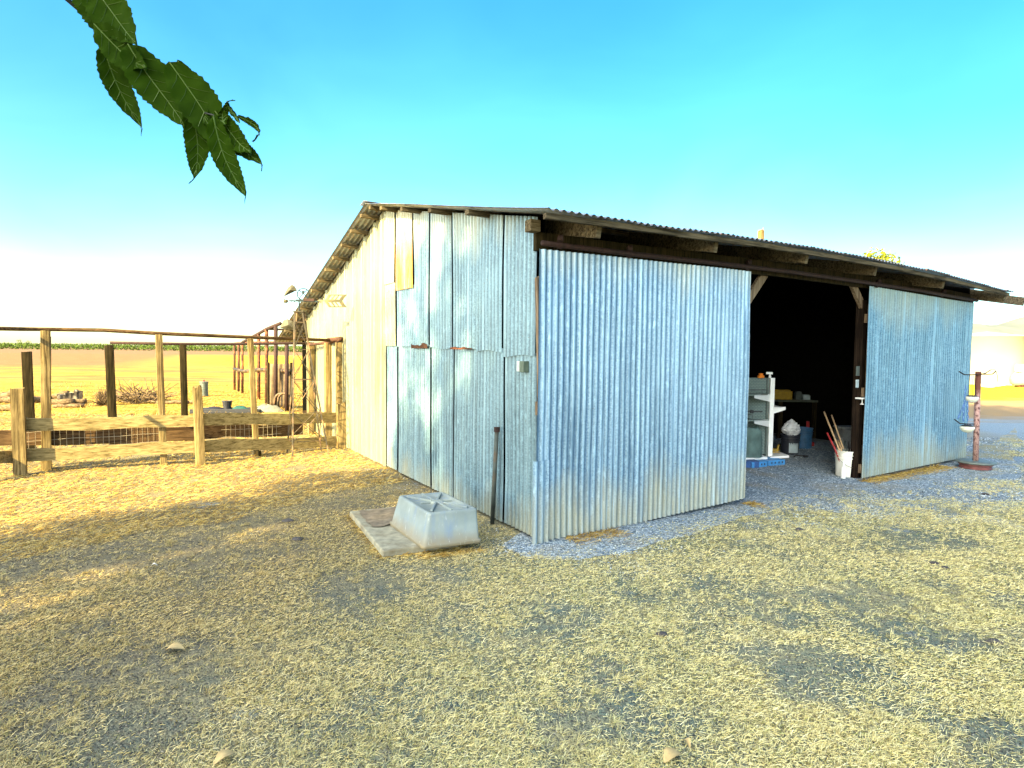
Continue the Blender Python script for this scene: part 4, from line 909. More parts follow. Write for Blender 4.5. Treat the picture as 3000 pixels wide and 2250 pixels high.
# buckets
def bucket(p, r0_, r1_, h, mat, name, label, cat='bucket', hmat='iron', handle=True, ang=-.7):
    t_ = thing(name, p, label, cat)
    MB().lathe(p, [(0,0),(r0_,0),(r0_+.004,.01),(r0_+(r1_-r0_)*.70, h*.70),(r1_+.004, h*.71),(r1_+.004, h*.735),(r1_-.004, h*.745),(r1_-.002, h*.82),(r1_+.010, h*.83),(r1_+.010, h*.85),(r1_, h*.86),(r1_+.002, h*.96),(r1_+.010, h*.97),(r1_+.008, h),(r1_-.004, h),(r0_-.006, .02),(0,.02)], 32).build('bucket_wall', mat, t_, smooth=False)
    if handle:
        pts_ = [p+Vector((math.cos(a)*(r1_+.012), math.sin(a)*(r1_+.012)*1.0, h*.80-.15*math.sin((a-ang+math.pi)/1.0))) for a in [ang-math.pi+math.pi*i/12 for i in range(13)]]
        MB().tube(pts_, .0028, 5).build('handle', M[hmat], t_)
    return t_
pbk = G(2479, 1394)
bw = bucket(pbk, .132, .150, .365, M['bucketw'], 'bucket', 'white plastic bucket full of long tool handles at the doorway', ang=.15)
pbb = G(2314, 1330); bb = bucket(pbb, .130, .150, .34, M['blackp'], 'bucket', 'black plastic bucket with a pale label and a plastic bag on top', handle=False)
m = MB(); P = []
for j in range(2): P.append([pbb+Vector((math.sin(a)*(.137+.02*(.06+.2*j)), -math.cos(a)*(.137+.02*(.06+.2*j)), .04+.17*j)) for a in [(-.55+1.2*i/10) for i in range(11)]])
m.grid(P); m.build('paper_label', M['labelp'], bb)
bag(735, 900, pbb.y, .16, .14, .24, 'plastic_bag', 'crumpled white plastic bag sitting on the black bucket', M['bag'], 'bag', 9, .335, .016)
pbl = G(2352, 1312); bl_ = bucket(pbl, .14, .155, .37, plain('dark_blue_plastic', (.03,.10,.20), .5), 'bucket', 'dark blue bucket just behind the black bucket', handle=False)
# tools
def tool(x0, y0, x1, y1, r_, mat, label, Y=None, name='wooden_stick'):
    Y0 = pbk.y; a = cpt(x0, y0, Y0); b = cpt(x1, y1, Y0+.35*(1 if y1 < 900 else .3)); d = (a-b).normalized()
    a2 = a+d*.0; zf = .03; a2 = a+(a-b)*((a.z-zf)/(b.z-a.z)); a2.x = min(max(a2.x, pbk.x-.10), pbk.x+.10); a2.y = min(max(a2.y, pbk.y-.1), pbk.y+.1)
    o = MB().tube([a2, a, b], r_, 8).build(name, mat, smooth=True); return tag(o, label, 'tool handle', 'tool handles leaning in the white bucket')
tool(1345, 1160, 1152, 680, .011, M['handle'], 'longest pale wooden handle rising left from the white bucket')
tool(1400, 1150, 1250, 725, .010, M['handle'], 'brown wooden handle right of the longest one in the white bucket')
tool(1290, 1150, 1192, 950, .011, M['red'], 'short red handle leaning leftmost in the white bucket')
tool(1375, 1150, 1330, 1055, .010, M['handle'], 'short pale handle between the two long ones in the bucket')
tool(1400, 1165, 1375, 1040, .016, M['galv'], 'grey metal bar standing in the middle of the white bucket')
tool(1440, 1165, 1425, 1060, .013, M['galv'], 'thin grey bar standing right in the white bucket')
tool(1475, 1175, 1470, 1070, .012, M['black'], 'short black bar standing rightmost in the white bucket')
pw = G(2470, 1402); bt = thing('bottle', pw, 'small white squeeze bottle standing in front of the white bucket', 'bottle')
MB().lathe(pw, [(0,0),(.030,0),(.031,.02),(.031,.14),(.014,.17),(.013,.19),(0,.19)], 16).build('bottle_body', M['white'], bt, smooth=True)
MB().lathe(pw+ZA*.19, [(.015,0),(.015,.03),(.006,.045),(.005,.075),(0,.075)], 12).build('nozzle', M['white'], bt)
# yellow rope on the right deck, dark bits
m = MB(); q = cpt(515, 1215, ys_+.05); pts_ = [q+Vector((.09*math.cos(a*1.0)*(1-.02*a), .07*math.sin(a), .01+.004*a+(.10 if 5 < a < 7 else 0))) for a in [i*.35 for i in range(54)]]
tag(m.tube(pts_, .007, 5).build('yellow_cord', M['yel']), 'coiled yellow cord lying on the right-hand shelving deck', 'cord')
q = G(2345, 1340); tag(MB().tube([q+Vector((-.10,0,.02)), q+Vector((-.05,.05,.02)), q+Vector((.05,.05,.02)), q+Vector((.12,0,.02)), q+Vector((.03,-.06,.02))], .014, 6).build('rubber_strap', M['black']), 'black rubber strap lying on the gravel by the black bucket', 'strap')
# bench at the back
yb2 = 12.4; xb0 = cpt(560, 560, yb2).x; xb1 = cpt(1560, 560, yb2).x
bench = thing('workbench', Vector(((xb0+xb1)/2, yb2+.3, 0)), 'long cluttered workbench deep in the dark barn', 'workbench')
MB().box(xb0, xb1, yb2, yb2+.7, .74, .78).build('bench_top', plain('bench_top_wood', (.06,.07,.05), .8), bench, bevel=.004)
for x_ in (xb0+.08, (xb0+xb1)/2, xb1-.08):
    for yy_ in (yb2+.06, yb2+.62): MB().box(x_-.04, x_+.04, yy_-.04, yy_+.04, 0, .74).build('leg', M['wood_dk'], bench)
def onb(px_, w, d, h, name, label, mat, cat, z=.78, Y=None):
    x_ = cpt(px_, 500, yb2+.25).x; t_ = MB().box(x_-w, x_+w, yb2+.25-d, yb2+.25+d, z, z+h*.85); t_.box(x_-w*.85, x_+w*.85, yb2+.25-d*.85, yb2+.25+d*.85, z+h*.85, z+h)
    return tag(t_.build(name, mat, bevel=.005), label, cat)
onb(590, .20, .12, .20, 'tool_case', 'yellow plastic tool case on the left end of the workbench', M['yel'], 'tool case')
onb(960, .16, .10, .10, 'paint_box', 'pale carton on the middle of the workbench', M['labelp'], 'carton')
onb(820, .06, .06, .16, 'paint_can', 'grey can between the yellow case and the pale carton', M['galv'], 'can')
onb(1330, .07, .07, .18, 'paint_can', 'grey can on the right part of the workbench', M['galv'], 'can')
q = G(2492, 1316); gb = thing('storage_bin', q, 'grey lidded storage bin behind the white bucket', 'bin')
MB().box(q.x-.16, q.x+.16, q.y, q.y+.3, 0, .36).build('bin_body', plain('grey_bin', (.26,.28,.29), .6), gb, bevel=.02); MB().box(q.x-.175, q.x+.175, q.y-.015, q.y+.315, .36, .40).build('lid', plain('grey_lid', (.30,.32,.33), .6), gb, bevel=.01)
q = G(2372, 1308); jk = thing('floor_jack', q, 'dark red jack standing behind the blue bucket', 'jack')
MB().box(q.x-.09, q.x+.09, q.y, q.y+.2, 0, .08).build('jack_base', M['red'], jk, bevel=.01); MB().tube([q+Vector((0,.1,.05)), q+Vector((0,.1,.46))], .03, 10).build('jack_post', M['red'], jk)
pv = F(2513, 1166, -.05); vs_ = thing('bench_clamp', pv, 'small white clamp bracket fixed to the right door post', 'clamp')
MB().obox(pv+nF*.05, u*.07, nF*.05, ZA*.010).build('clamp_plate', M['white'], vs_, bevel=.003); MB().tube([pv+nF*.06, pv+nF*.06-ZA*.075], .007, 8).lathe(pv+nF*.06-ZA*.085, [(0,.02),(.02,.012),(.028,0),(0,0)], 12).build('clamp_screw', M['white'], vs_)
# ------------------------------------------------------------------ the tree whose twig hangs into the picture
SAZ = Vector((-math.cos(R(50)), -math.sin(R(50)), 0)); SEL = R(28)
LA = -SAZ; pax = Vector((LA.y, -LA.x, 0))
def lp(l, p, z): q = LA*l+pax*p; return Vector((q.x, q.y, z))
trunk0 = lp(-17.5, -2.6, 0)
tree = thing('shade_tree', trunk0, 'leafy tree whose twig of serrated green leaves hangs in at upper left', 'tree')
MB().tube([trunk0, trunk0+Vector((.1,.05,2.5)), trunk0+Vector((.3,.1,6)), lp(-18, -2.4, 12), lp(-18.5, -2.5, 18)], [.5, .40, .34, .22, .08], 12).build('trunk', M['bark'], tree, smooth=True)
tw0 = D(60, -200, 1.02)
def cq(x_, y_, Y=1.0): return D(180+x_/2.676, y_/2.676, Y)
lim = MB().tube([trunk0+Vector((.2,.1,5.6)), lp(-13, -2.9, 7.2), lp(-8, -2.8, 7.0), lp(-4, -2.2, 5.6), Vector((-1.7, .5, 3.5)), tw0+Vector((-.25, -.05, .35)), tw0], [.20, .15, .11, .07, .03, .010, .005], 8).build('limb', M['bark'], tree, smooth=True)
tw = MB().tube([tw0, cq(40, -10, 1.03), cq(130, 70, 1.05), cq(270, 230, 1.05), cq(420, 390, 1.05), cq(530, 490, 1.03), cq(610, 540, 1.03), cq(720, 660, 1.03), cq(900, 780, 1.03), cq(1100, 880, 1.0), cq(1200, 905, .98), cq(1290, 1000, .98)], [.0042, .004, .0035, .003, .0026, .0024, .0022, .002, .0018, .0016, .0013, .001], 6).build('twig', plain('dark_twig', (.008,.012,.008), .6), tree, smooth=True)
def leaf(x0, y0, x1, y1, hw, Y=1.0, fold=.35, curl=0.0, tilt=0.0, tail=.10, sd=0):
    a = cq(x0, y0, Y); b = cq(x1, y1, Y-.02+curl*.05); d = (b-a); L = d.length; d.normalize(); view = (a-CAM).normalized()
    sdv = d.cross(view).normalized(); nrm = sdv.cross(d).normalized(); sdv = (sdv*math.cos(tilt)+nrm*math.sin(tilt)); nrm = sdv.cross(d).normalized()
    N = 34; k = hw/2.676/1800*Y; g = random.Random(sd); m = MB(); rows = []
    for i in range(N+1):
        s = i/N; body = min(1, s/(1-tail)); w = k*max(.0, (math.sin(math.pi*body**.78)**.72 if 0 < body < 1 else 0))
        ser = (1+.10*((i*1.0) % 2)) if .06 < s < .88 else 1; w = max(w*ser, k*.02 if s < .999 else k*.006)
        c = a+d*(L*s)+nrm*(.018*math.sin(math.pi*s)*(1+curl))+sdv*(.010*math.sin(s*3.1+sd)-.008*max(0, s-.9)*10)
        row = []
        for q in (-1, -.66, -.33, 0, .33, .66, 1):
            wav = .0025*math.sin(i*1.1+q*3+sd)*abs(q); row.append(c+sdv*(w*q)+nrm*(-abs(q)*w*fold+wav)+d*(-.16*w*abs(q)*0))
        rows.append(row)
    m.grid(rows); o = m.build('leaf', M['leaf'], tree, smooth=True, solid=.0004)
    v_ = MB(); v_.tube([rows[i][3]-view*.0012 for i in range(0, N-1, 3)], [.0011-.0009*i/12 for i in range(len(range(0, N-1, 3)))], 4, False)
    for i in range(3, N-6, 4):
        for sgn in (0, 6):
            e = rows[min(N, i+5)][sgn]; c = rows[i][3]; mid2 = rows[min(N, i+2)][2 if sgn == 0 else 4]; v_.tube([c-view*.001, mid2-view*.0012, c.lerp(e, .82)-view*.0012], [.0006, .0005, .0003], 3, False)
    v_.build('vein', M['leafv'], o)
    return o
leaf(40, -200, 500, 375, 140, 1.03, sd=1)
leaf(130, -170, 655, 335, 150, 1.01, fold=.25, sd=2)
leaf(250, 190, 700, 520, 108, 1.0, fold=.3, sd=3)
leaf(370, 340, 628, 1062, 88, 1.03, fold=.5, sd=4, tail=.13)
leaf(570, 330, 945, 1062, 146, 1.0, fold=.2, sd=5)
leaf(860, 480, 1290, 1300, 142, .985, fold=.25, sd=6, tail=.12)
leaf(960, 800, 1078, 1438, 88, .99, fold=.3, sd=7, tail=.08)
leaf(870, 500, 1230, 1010, 62, .995, fold=.3, sd=8)
leaf(1190, 885, 1528, 1175, 82, .97, fold=.4, sd=9)
leaf(1220, 900, 1452, 1590, 84, .965, fold=.3, sd=10, tail=.1)
leaf(1240, 930, 1558, 1345, 66, .975, fold=.4, sd=11, tail=.14)
leaf(1365, 960, 1350, 788, 22, .96, fold=.4, sd=12, tail=.2)
leaf(1330, 960, 1255, 812, 42, .97, fold=.4, sd=14, tail=.1)
leaf(1370, 930, 1535, 1062, 24, .975, fold=.6, sd=13, tail=.3)
cr = []
for (l_, p_, z_, r1, r2) in ((-17, -3.9, 9.0, 2.7, 3.5), (-17.5, -2.4, 13.5, 2.7, 5.2), (-18, -1.2, 13.5, 3.1, 6), (-17.5, .7, 13, 2.6, 5.6), (-20, -2.3, 19, 2.7, 5.0), (-20, -.9, 19.5, 3.2, 5.0), (-19.5, 1.4, 18.5, 2.4, 4.8)):
    cr.append((tuple(lp(l_, p_, z_)), (r1, r1, r2)))
leafcloud(cr, 'crown', M['crown'], tree, .19, 46000, 21, power=3.0)
eg = np.random.default_rng(77); cs = []
for k in range(70):
    cs.append((tuple(lp(eg.uniform(-19, -16), -6.3+eg.normal()*.35, eg.uniform(7, 12.2))), (.45, .45, .45)))
for k in range(150):
    q_ = eg.random(); cs.append((tuple(lp(eg.uniform(-20, -16), -7.1+2.3*q_**.7, eg.uniform(11.5, 21))), (.30, .30, .42)))
leafcloud(cs, 'outer_foliage', M['crown'], tree, .13, 6500, 78)
# ------------------------------------------------------------------ grass, straw, gravel chips
def blades(x, y, L, w, lift, name, mat, label, cat, seed, z0=0.0, curve=.5):
    g = np.random.default_rng(seed); n = len(x); az = g.uniform(0, 2*np.pi, n); el = np.abs(g.normal(size=n))*lift
    dx = np.cos(az)*np.cos(el); dy = np.sin(az)*np.cos(el); dz = np.sin(el); px_ = -np.sin(az); py_ = np.cos(az)
    bend = g.uniform(-curve, curve, n)
    b = np.stack([x, y, np.full(n, z0)+g.uniform(0, .008, n)], 1); Ld = np.stack([dx, dy, dz], 1)*L[:, None]; sd = np.stack([px_, py_, np.zeros(n)], 1)
    midp = b+Ld*.5+sd*(L*bend*.2)[:, None]; midp[:, 2] += L*.05; tip = b+Ld+sd*(L*bend*.6)[:, None]; tip[:, 2] -= dz*L*.25; tip[:, 2] = np.maximum(tip[:, 2], .002)
    W_ = sd*(w/2)[:, None]; W_[:, 2] += (w*.25)
    vs = np.stack([b-W_, b+W_, midp+W_*.8, midp-W_*.8, tip], 1).reshape(-1, 3)
    i0 = (np.arange(n)*5)[:, None]; li = np.concatenate([i0+np.array([[0,1,2,3]]), i0+np.array([[3,2,4]])], 1).ravel().astype(np.int32)
    ls = (np.arange(n)[:, None]*7+np.array([[0,4]])).ravel().astype(np.int32)
    o = rawmesh(name, vs, 0, mat, None, (li, ls)); return tag(o, label, cat, kind='stuff')
wallq = [(C0.x+u.x*a+v.x*b, C0.y+u.y*a+v.y*b) for a, b in ((-.02,-.03), (A_END,-.03), (A_END, BB), (-.02, BB))]
def in_view(x, y, mg=1.04): return (np.abs(x) < .835*y*mg+.25) & (y > 1.7)
def sample(n, y0, y1, pw=1.0):
    yy = y0*(y1/y0)**(rng.random(n)**pw); xx = (rng.random(n)*2-1)*(.86*yy+.3); return xx, yy
N = 800000
x, y = sample(N, 1.75, 12.5, .95)
pl = x*pax.x+y*pax.y; lit = (pl < -6.6)
patch = .40*vnoise(x, y, 1.2)+.37*vnoise(x, y, 3.3)+.23*vnoise(x, y, 8)
left = 1/(1+np.exp((x+.2+.35*(y-4))*1.2))      # barer, browner ground to the left
ing = inpoly(x, y, gpoly) ; jx = x+(vnoise(x, y, 3)-.5)*.6+rng.normal(size=N)*.2; jy = y+(vnoise(y, x, 3)-.5)*.6+rng.normal(size=N)*.2; ing2 = inpoly(jx, jy, gpoly)
spots = np.zeros(N)
for (sx_, sy_, sr_) in ((1600,1800,.42),(1480,1850,.3),(380,1960,.22),(560,1990,.25),(640,2080,.2),(140,2140,.30),(300,2080,.22),(750,2180,.28),(900,1900,.25),(1880,2130,.3),(2420,1720,.3),(2050,1630,.35),(1820,1650,.3),(2850,1900,.4),(2500,2050,.3),(2900,2180,.25),(1150,1690,.35),(60,1640,.35),(1250,2050,.22),(2250,1900,.25)):
    g_ = G(sx_, sy_); spots = np.maximum(spots, np.exp(-(((x-g_.x)/(sr_*1.3))**2+((y-g_.y)/(sr_*(.6+.08*g_.y)))**2)))
patch = patch-.19*spots
keep = ((patch-.10*left > .40+.24*(rng.random(N)-.5)) | (rng.random(N) < .15-.10*spots)) & (rng.random(N) > .40*left) & ~lit & ~inpoly(x, y, wallq)
gz = np.clip((y-5.3)/2.2, 0, 1)*np.clip((x-1.2)/1.6, 0, 1)
keep &= (.55*vnoise(x, y, 1.6)+.45*vnoise(x, y, 4.1)) > gz*.56+rng.normal(size=N)*.04
keep &= ~(ing2 & (vnoise(x+9, y, 1.1)*.6+.4*vnoise(x, y, 3.3) < (.80-.12*(x > 6.5))))
fenceline = y > (7.9+(x+6.4)*.60)
keep &= ~(fenceline & (x < -1.9))
x1, y1 = x[keep], y[keep]; n = len(x1); dist = np.sqrt(x1**2+y1**2)
L = rng.uniform(.008, .030, n)*(1+.07*dist); w = rng.uniform(.0009, .0018, n)*(.8+.20*dist)
blades(x1, y1, L, w, .24, 'dry_grass', M['straw'], 'patchy dry lawn of short pale and olive blades in front of the barn', 'grass', 31, curve=.3)
# soil crumbs and grit
def crumbs(N, y0, y1, smin, smax, name, mat, label, keepf, seed):
    g = np.random.default_rng(seed); x, y = sample(N, y0, y1, .95); k = keepf(x, y) & ~inpoly(x, y, wallq); x, y = x[k], y[k]; n = len(x)
    s = g.uniform(smin, smax, n)*(.7+.08*y); q = np.array([[1,0,0],[0,1,0],[-1,0,0],[0,-1,0],[0,0,.8]]); an = g.uniform(0, 6.28, n); ca, sa = np.cos(an), np.sin(an); st_ = g.uniform(.5, 1.5, (n, 3))
    vs = q[None]*st_[:, None]*s[:, None, None]; vx = vs[..., 0]*ca[:, None]-vs[..., 1]*sa[:, None]; vy = vs[..., 0]*sa[:, None]+vs[..., 1]*ca[:, None]
    vs = np.stack([vx+x[:, None], vy+y[:, None], vs[..., 2]+.001], 2).reshape(-1, 3); i0 = (np.arange(n)*5)[:, None]
    return tag(rawmesh(name, vs, 0, mat, None, ((i0+np.array([[0,1,4,1,2,4,2,3,4,3,0,4]])).ravel().astype(np.int32), (np.arange(n*4)*3).astype(np.int32))), label, 'soil', kind='stuff')
crumbs(110000, 1.75, 10, .0025, .006, 'soil_crumbs', strawmat('crumb_soil', [(0, (.03,.035,.04)), (.5, (.10,.10,.09)), (.8, (.20,.17,.12)), (1, (.50,.46,.36))]), 'fine dark and pale soil crumbs between the grass', lambda x, y: ~inpoly(x, y, gpoly) & (x*pax.x+y*pax.y > -6.8), 41)
crumbs(90000, 4.6, 13, .005, .011, 'scattered_gravel', M['chips'], 'scattered gravel thinning out into the dry lawn right of the doorway', lambda x, y: ~inpoly(x, y, gpoly) & ((.55*vnoise(x, y, 1.6)+.45*vnoise(x, y, 4.1)) < np.clip((y-5.0)/2.2, 0, 1)*np.clip((x-.9)/1.6, 0, 1)*.60), 42)
# sparse long pale blades
N = 120000; x, y = sample(N, 1.75, 10, .9); k = (vnoise(x, y, 1.2)*.45+.55*vnoise(x, y, 3.3) > .45+.2*(rng.random(N)-.5)+.10*(x < -.5)) & ~inpoly(x, y, gpoly) & ~inpoly(x, y, wallq) & ((x*pax.x+y*pax.y) > -6.6); x, y = x[k], y[k]; n = len(x)
blades(x, y, rng.uniform(.015, .045, n)*(.9+.05*y), rng.uniform(.0012, .0022, n)*(.8+.16*y), .30, 'pale_grass', strawmat('pale_blades', [(0, (.60,.48,.19)), (.5, (.88,.76,.37)), (1, (.97,.90,.56))]), 'long pale straw blades lying over the shaded lawn', 'grass', 35, curve=.25)
# tufts
nt = 4200; tx_, ty_ = sample(nt, 1.8, 8.5, 1.0); k = (vnoise(tx_, ty_, 1.5) > .36) & ~inpoly(tx_, ty_, gpoly) & ~inpoly(tx_, ty_, wallq) & ((tx_*pax.x+ty_*pax.y) > -6.6); tx_, ty_ = tx_[k], ty_[k]; nt = len(tx_)
rep = 20; xx = np.repeat(tx_, rep)+rng.normal(size=nt*rep)*.012; yy = np.repeat(ty_, rep)+rng.normal(size=nt*rep)*.012; sz = np.repeat(rng.uniform(.5, 1.3, nt), rep)
blades(xx, yy, rng.uniform(.018, .055, nt*rep)*sz, rng.uniform(.0011, .0019, nt*rep)*(.8+.18*yy), .75, 'grass_tufts', strawmat('tuft_blades', [(0, (.40,.33,.13)), (.5, (.68,.58,.27)), (.9, (.82,.74,.42)), (1, (.30,.34,.09))]), 'pale star-shaped tufts of dry grass scattered over the lawn', 'grass', 32, curve=.8)
# golden straw litter in the sun, by the fence and beyond, and wisps at the wall foot
N = 210000; x, y = sample(N, 4.5, 24, .9); pl = x*pax.x+y*pax.y
k = (pl < -6.15+.5*(vnoise(x, y, 2)-.5)) & ~inpoly(x, y, wallq) & (x < .2) & (vnoise(x, y, .9)*.5+.5*vnoise(x, y, 3) > .27) & ((y < 12) | (rng.random(N) < .8)); x2, y2 = x[k], y[k]; n = len(x2)
a_ = rng.random(9000)*A_END; b_w = -np.abs(rng.normal(size=9000))*.11-.08; wx = C0.x+u.x*a_+v.x*b_w; wy = C0.y+u.y*a_+v.y*b_w
kk = (vnoise(a_, a_*0, 1.2) > .52) & ((a_ < dA1+.1) | (a_ > rA0-.1)); wx, wy = wx[kk], wy[kk]
ex_, ey_ = [], []
for (qa, qb, nn) in ((s0, s1, 260), (s1, s1+de*.66, 180), (f0, r0, 420), (s0, s0+de*.5, 120)):
    for k_ in range(nn):
        q_ = qa.lerp(qb, random.random()); ex_.append(q_.x+random.gauss(0, .025)-.012); ey_.append(q_.y+random.gauss(0, .025)-.025)
x2 = np.concatenate([x2, wx, ex_]); y2 = np.concatenate([y2, wy, ey_]); n = len(x2)
blades(x2, y2, rng.uniform(.03, .10, n)*(.8+.04*y2), rng.uniform(.002, .0045, n)*(.6+.13*y2), .22, 'straw_litter', M['strawy'], 'golden straw litter on the sunlit ground around the fences', 'straw', 33, curve=.7)
# taller stubble beyond the fence
N = 15000; x, y = sample(N, 9, 30, .8); k = (y > (8.3+(x+6.4)*.62)) & (x < -2.6) & ~inpoly(x, y, wallq) & (vnoise(x, y, .5) > .5); x, y = x[k], y[k]; n = len(x)
blades(x, y, rng.uniform(.08, .22, n), rng.uniform(.004, .008, n)*(.4+.07*y), .9, 'tall_stubble', M['strawy'], 'ragged taller dead stems beyond the fences', 'stubble', 34)
# chips
N = 70000; x, y = sample(N, 4.2, 13, 1.0); jx = x+(vnoise(x, y, 3)-.5)*.4+rng.normal(size=N)*.26; jy = y+(vnoise(y, x, 3)-.5)*.5+rng.normal(size=N)*.26
k = inpoly(jx, jy, gpoly) & in_view(x, y) & ~(inpoly(x, y, wallq) & (((x-C0.x)*u.x+(y-C0.y)*u.y) < dA1-.3)); x, y = x[k], y[k]; n = len(x)
s = rng.uniform(.004, .011, n)*(.7+.05*y); q = np.array([[1,0,0],[0,1,0],[-1,0,0],[0,-1,0],[0,0,.8]]); an = rng.uniform(0, 6.28, n)
ca, sa = np.cos(an), np.sin(an); st_ = rng.uniform(.6, 1.3, (n, 3))
vs = q[None]*st_[:, None]*s[:, None, None]; vx = vs[..., 0]*ca[:, None]-vs[..., 1]*sa[:, None]; vy = vs[..., 0]*sa[:, None]+vs[..., 1]*ca[:, None]
vs = np.stack([vx+x[:, None], vy+y[:, None], vs[..., 2]+.004], 2).reshape(-1, 3)
i0 = (np.arange(n)*5)[:, None]; li = (i0+np.array([[0,1,4,1,2,4,2,3,4,3,0,4]])).ravel().astype(np.int32); ls = (np.arange(n*4)*3).astype(np.int32)
tag(rawmesh('gravel_chips', vs, 0, M['chips'], None, (li, ls)), 'loose blue-grey gravel chips along the barn front and doorway', 'gravel', kind='stuff')
# fallen leaves and clods on the lawn
def fallen(px_, py_, L, ang, label, mat='fallen', cup=.3):
    p = G(px_, py_); d = Vector((math.cos(ang), math.sin(ang), .05)); e = Vector((-d.y, d.x, 0)); m = MB(); P = []
    for i in range(11):
        s = i/10; w = L*.30*math.sin(math.pi*min(1, s*1.02+.02))**.8*(1+.12*(i % 2)); c = p+d*(L*(s-.5))+ZA*(.012+.02*math.sin(s*3.1)); P.append([c+e*(w*q)+ZA*(abs(q)*w*cup*(1+.4*math.sin(s*7))) for q in (-1, -.5, 0, .5, 1)])
    m.grid(P); return tag(m.build('fallen_leaf', M[mat], smooth=True, solid=.0008), label, 'leaf', 'fallen leaves on the lawn')
fallen(1970, 2228, .10, .6, 'large yellow curled leaf on the lawn at the bottom edge')
fallen(512, 1912, .11, .1, 'tan curled leaf just below the sunlit streak on the lawn')
fallen(660, 2232, .09, .8, 'pale crumpled leaf on the lawn near the bottom left')
fallen(2010, 2190, .05, 2.0, 'small brown leaf close above the large yellow leaf', cup=.6)
fallen(452, 1664, .05, .4, 'small whitish leaf on the lawn left of the slab', 'bone')
clods = [(845, 1528, .045, 'dark clod of earth left of the slab, in the sunny streak'), (872, 1582, .04, 'second dark clod, nearer, left of the slab'), (2738, 1652, .03, 'dark chip on the right lawn'), (2768, 1665, .025, 'smaller dark chip just right of the first on the right lawn'), (2914, 1884, .035, 'dark stone on the lawn near the right edge'), (1940, 1862, .03, 'dark stone on the middle of the lawn'), (2340, 1553, .03, 'dark flat chip on the lawn edge below the doorway'), (2886, 1450, .035, 'dark chip on the gravel by the pole stand')]
for px_, py_, s_, lb in clods:
    p = G(px_, py_); m = MB(); P = []
    for j in range(5):
        th = math.pi/2*j/4; P.append([p+Vector((math.cos(a)*s_*math.cos(th)*1.3*(1+.25*math.sin(3*a+px_)), math.sin(a)*s_*math.cos(th), s_*.6*math.sin(th)+.004)) for a in [2*math.pi*i/9 for i in range(10)]])
    m.grid(P); tag(m.build('clod', plain('dark_clod', (.05,.045,.045), .9)), lb, 'clod', 'dark clods and chips on the ground')
# ------------------------------------------------------------------ light
sun = bpy.data.lights.new('sun', 'SUN'); so = bpy.data.objects.new('sun', sun); col.objects.link(so)
sd = Vector((SAZ.x*math.cos(SEL), SAZ.y*math.cos(SEL), math.sin(SEL))); so.rotation_euler = sd.to_track_quat('Z', 'Y').to_euler()
sun.energy = 5.0; sun.angle = R(.5); sun.color = (1, .79, .36)
w = bpy.data.worlds.new('World'); sc.world = w; w.use_nodes = True; nt = w.node_tree
sky = nt.nodes.new('ShaderNodeTexSky'); sky.sky_type = 'NISHITA'; sky.sun_disc = False; sky.sun_elevation = SEL
sky.sun_rotation = math.atan2(sd.x, sd.y); sky.altitude = 0; sky.air_density = 1.0; sky.dust_density = .6; sky.ozone_density = 1.0
hs = nt.nodes.new('ShaderNodeHueSaturation'); hs.inputs['Saturation'].default_value = 1.45; hs.inputs['Hue'].default_value = .49
nt.links.new(sky.outputs[0], hs.inputs['Color']); bg = nt.nodes['Background']; tcs = nt.nodes.new('ShaderNodeTexCoord'); ns = nt.nodes.new('ShaderNodeTexNoise'); ns.inputs['Scale'].default_value = 2.2; ns.inputs['Detail'].default_value = 4; ns.inputs['Distortion'].default_value = .6
mps = nt.nodes.new('ShaderNodeMapping'); mps.inputs['Scale'].default_value = (1, 1, 2.2); nt.links.new(tcs.outputs['Generated'], mps.inputs[0]); nt.links.new(mps.outputs[0], ns.inputs['Vector'])
rps = nt.nodes.new('ShaderNodeValToRGB'); rps.color_ramp.elements[0].position = .35; rps.color_ramp.elements[0].color = (.88,.99,1.05,1); rps.color_ramp.elements[1].position = .68; rps.color_ramp.elements[1].color = (1.12,1.16,1.08,1)
nt.links.new(ns.outputs['Fac'], rps.inputs[0]); mxs = nt.nodes.new('ShaderNodeMix'); mxs.data_type = 'RGBA'; mxs.blend_type = 'MULTIPLY'; mxs.inputs[0].default_value = 1
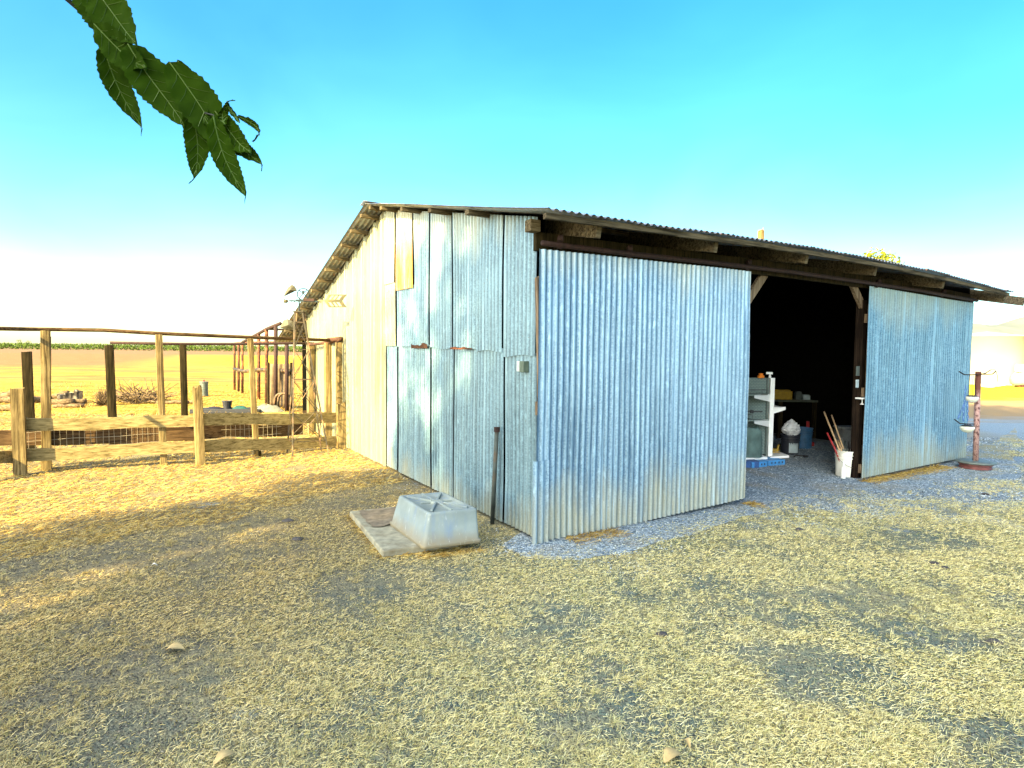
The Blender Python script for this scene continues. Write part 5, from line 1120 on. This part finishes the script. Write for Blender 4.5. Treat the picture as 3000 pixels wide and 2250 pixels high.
nt.links.new(hs.outputs[0], mxs.inputs[6]); nt.links.new(rps.outputs[0], mxs.inputs[7]); sx = nt.nodes.new('ShaderNodeSeparateXYZ'); nt.links.new(tcs.outputs['Generated'], sx.inputs[0])
mr = nt.nodes.new('ShaderNodeMapRange'); mr.inputs['From Min'].default_value = -.25; mr.inputs['From Max'].default_value = .6; nt.links.new(sx.outputs[0], mr.inputs[0])
mxt = nt.nodes.new('ShaderNodeMix'); mxt.data_type = 'RGBA'; mxt.blend_type = 'MULTIPLY'; nt.links.new(mr.outputs[0], mxt.inputs[0]); nt.links.new(mxs.outputs[2], mxt.inputs[6]); mxt.inputs[7].default_value = (.70, .86, .95, 1)
nt.links.new(mxt.outputs[2], bg.inputs[0]); bg.inputs[1].default_value = .062
# added warm fill glow around the sun direction, brightens the shaded areas
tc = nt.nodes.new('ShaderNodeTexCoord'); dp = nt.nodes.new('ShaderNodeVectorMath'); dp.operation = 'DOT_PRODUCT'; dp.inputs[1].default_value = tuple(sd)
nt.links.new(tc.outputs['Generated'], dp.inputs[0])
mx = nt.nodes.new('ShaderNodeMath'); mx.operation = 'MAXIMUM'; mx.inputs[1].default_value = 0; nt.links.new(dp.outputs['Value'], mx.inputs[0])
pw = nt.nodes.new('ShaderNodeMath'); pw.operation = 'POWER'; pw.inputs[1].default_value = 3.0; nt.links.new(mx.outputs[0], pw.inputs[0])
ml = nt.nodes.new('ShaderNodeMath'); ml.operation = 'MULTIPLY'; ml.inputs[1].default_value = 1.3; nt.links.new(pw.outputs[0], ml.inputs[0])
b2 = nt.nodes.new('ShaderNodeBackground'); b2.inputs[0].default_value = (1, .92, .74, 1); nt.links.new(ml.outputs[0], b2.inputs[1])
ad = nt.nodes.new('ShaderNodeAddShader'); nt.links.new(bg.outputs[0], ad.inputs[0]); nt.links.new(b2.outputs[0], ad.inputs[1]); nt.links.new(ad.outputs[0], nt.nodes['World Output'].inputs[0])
sc.view_settings.view_transform = 'Standard'; sc.view_settings.look = 'None'; sc.view_settings.exposure = 2.7; sc.view_settings.gamma = 1
sc.cycles.use_denoising = True; sc.cycles.max_bounces = 6
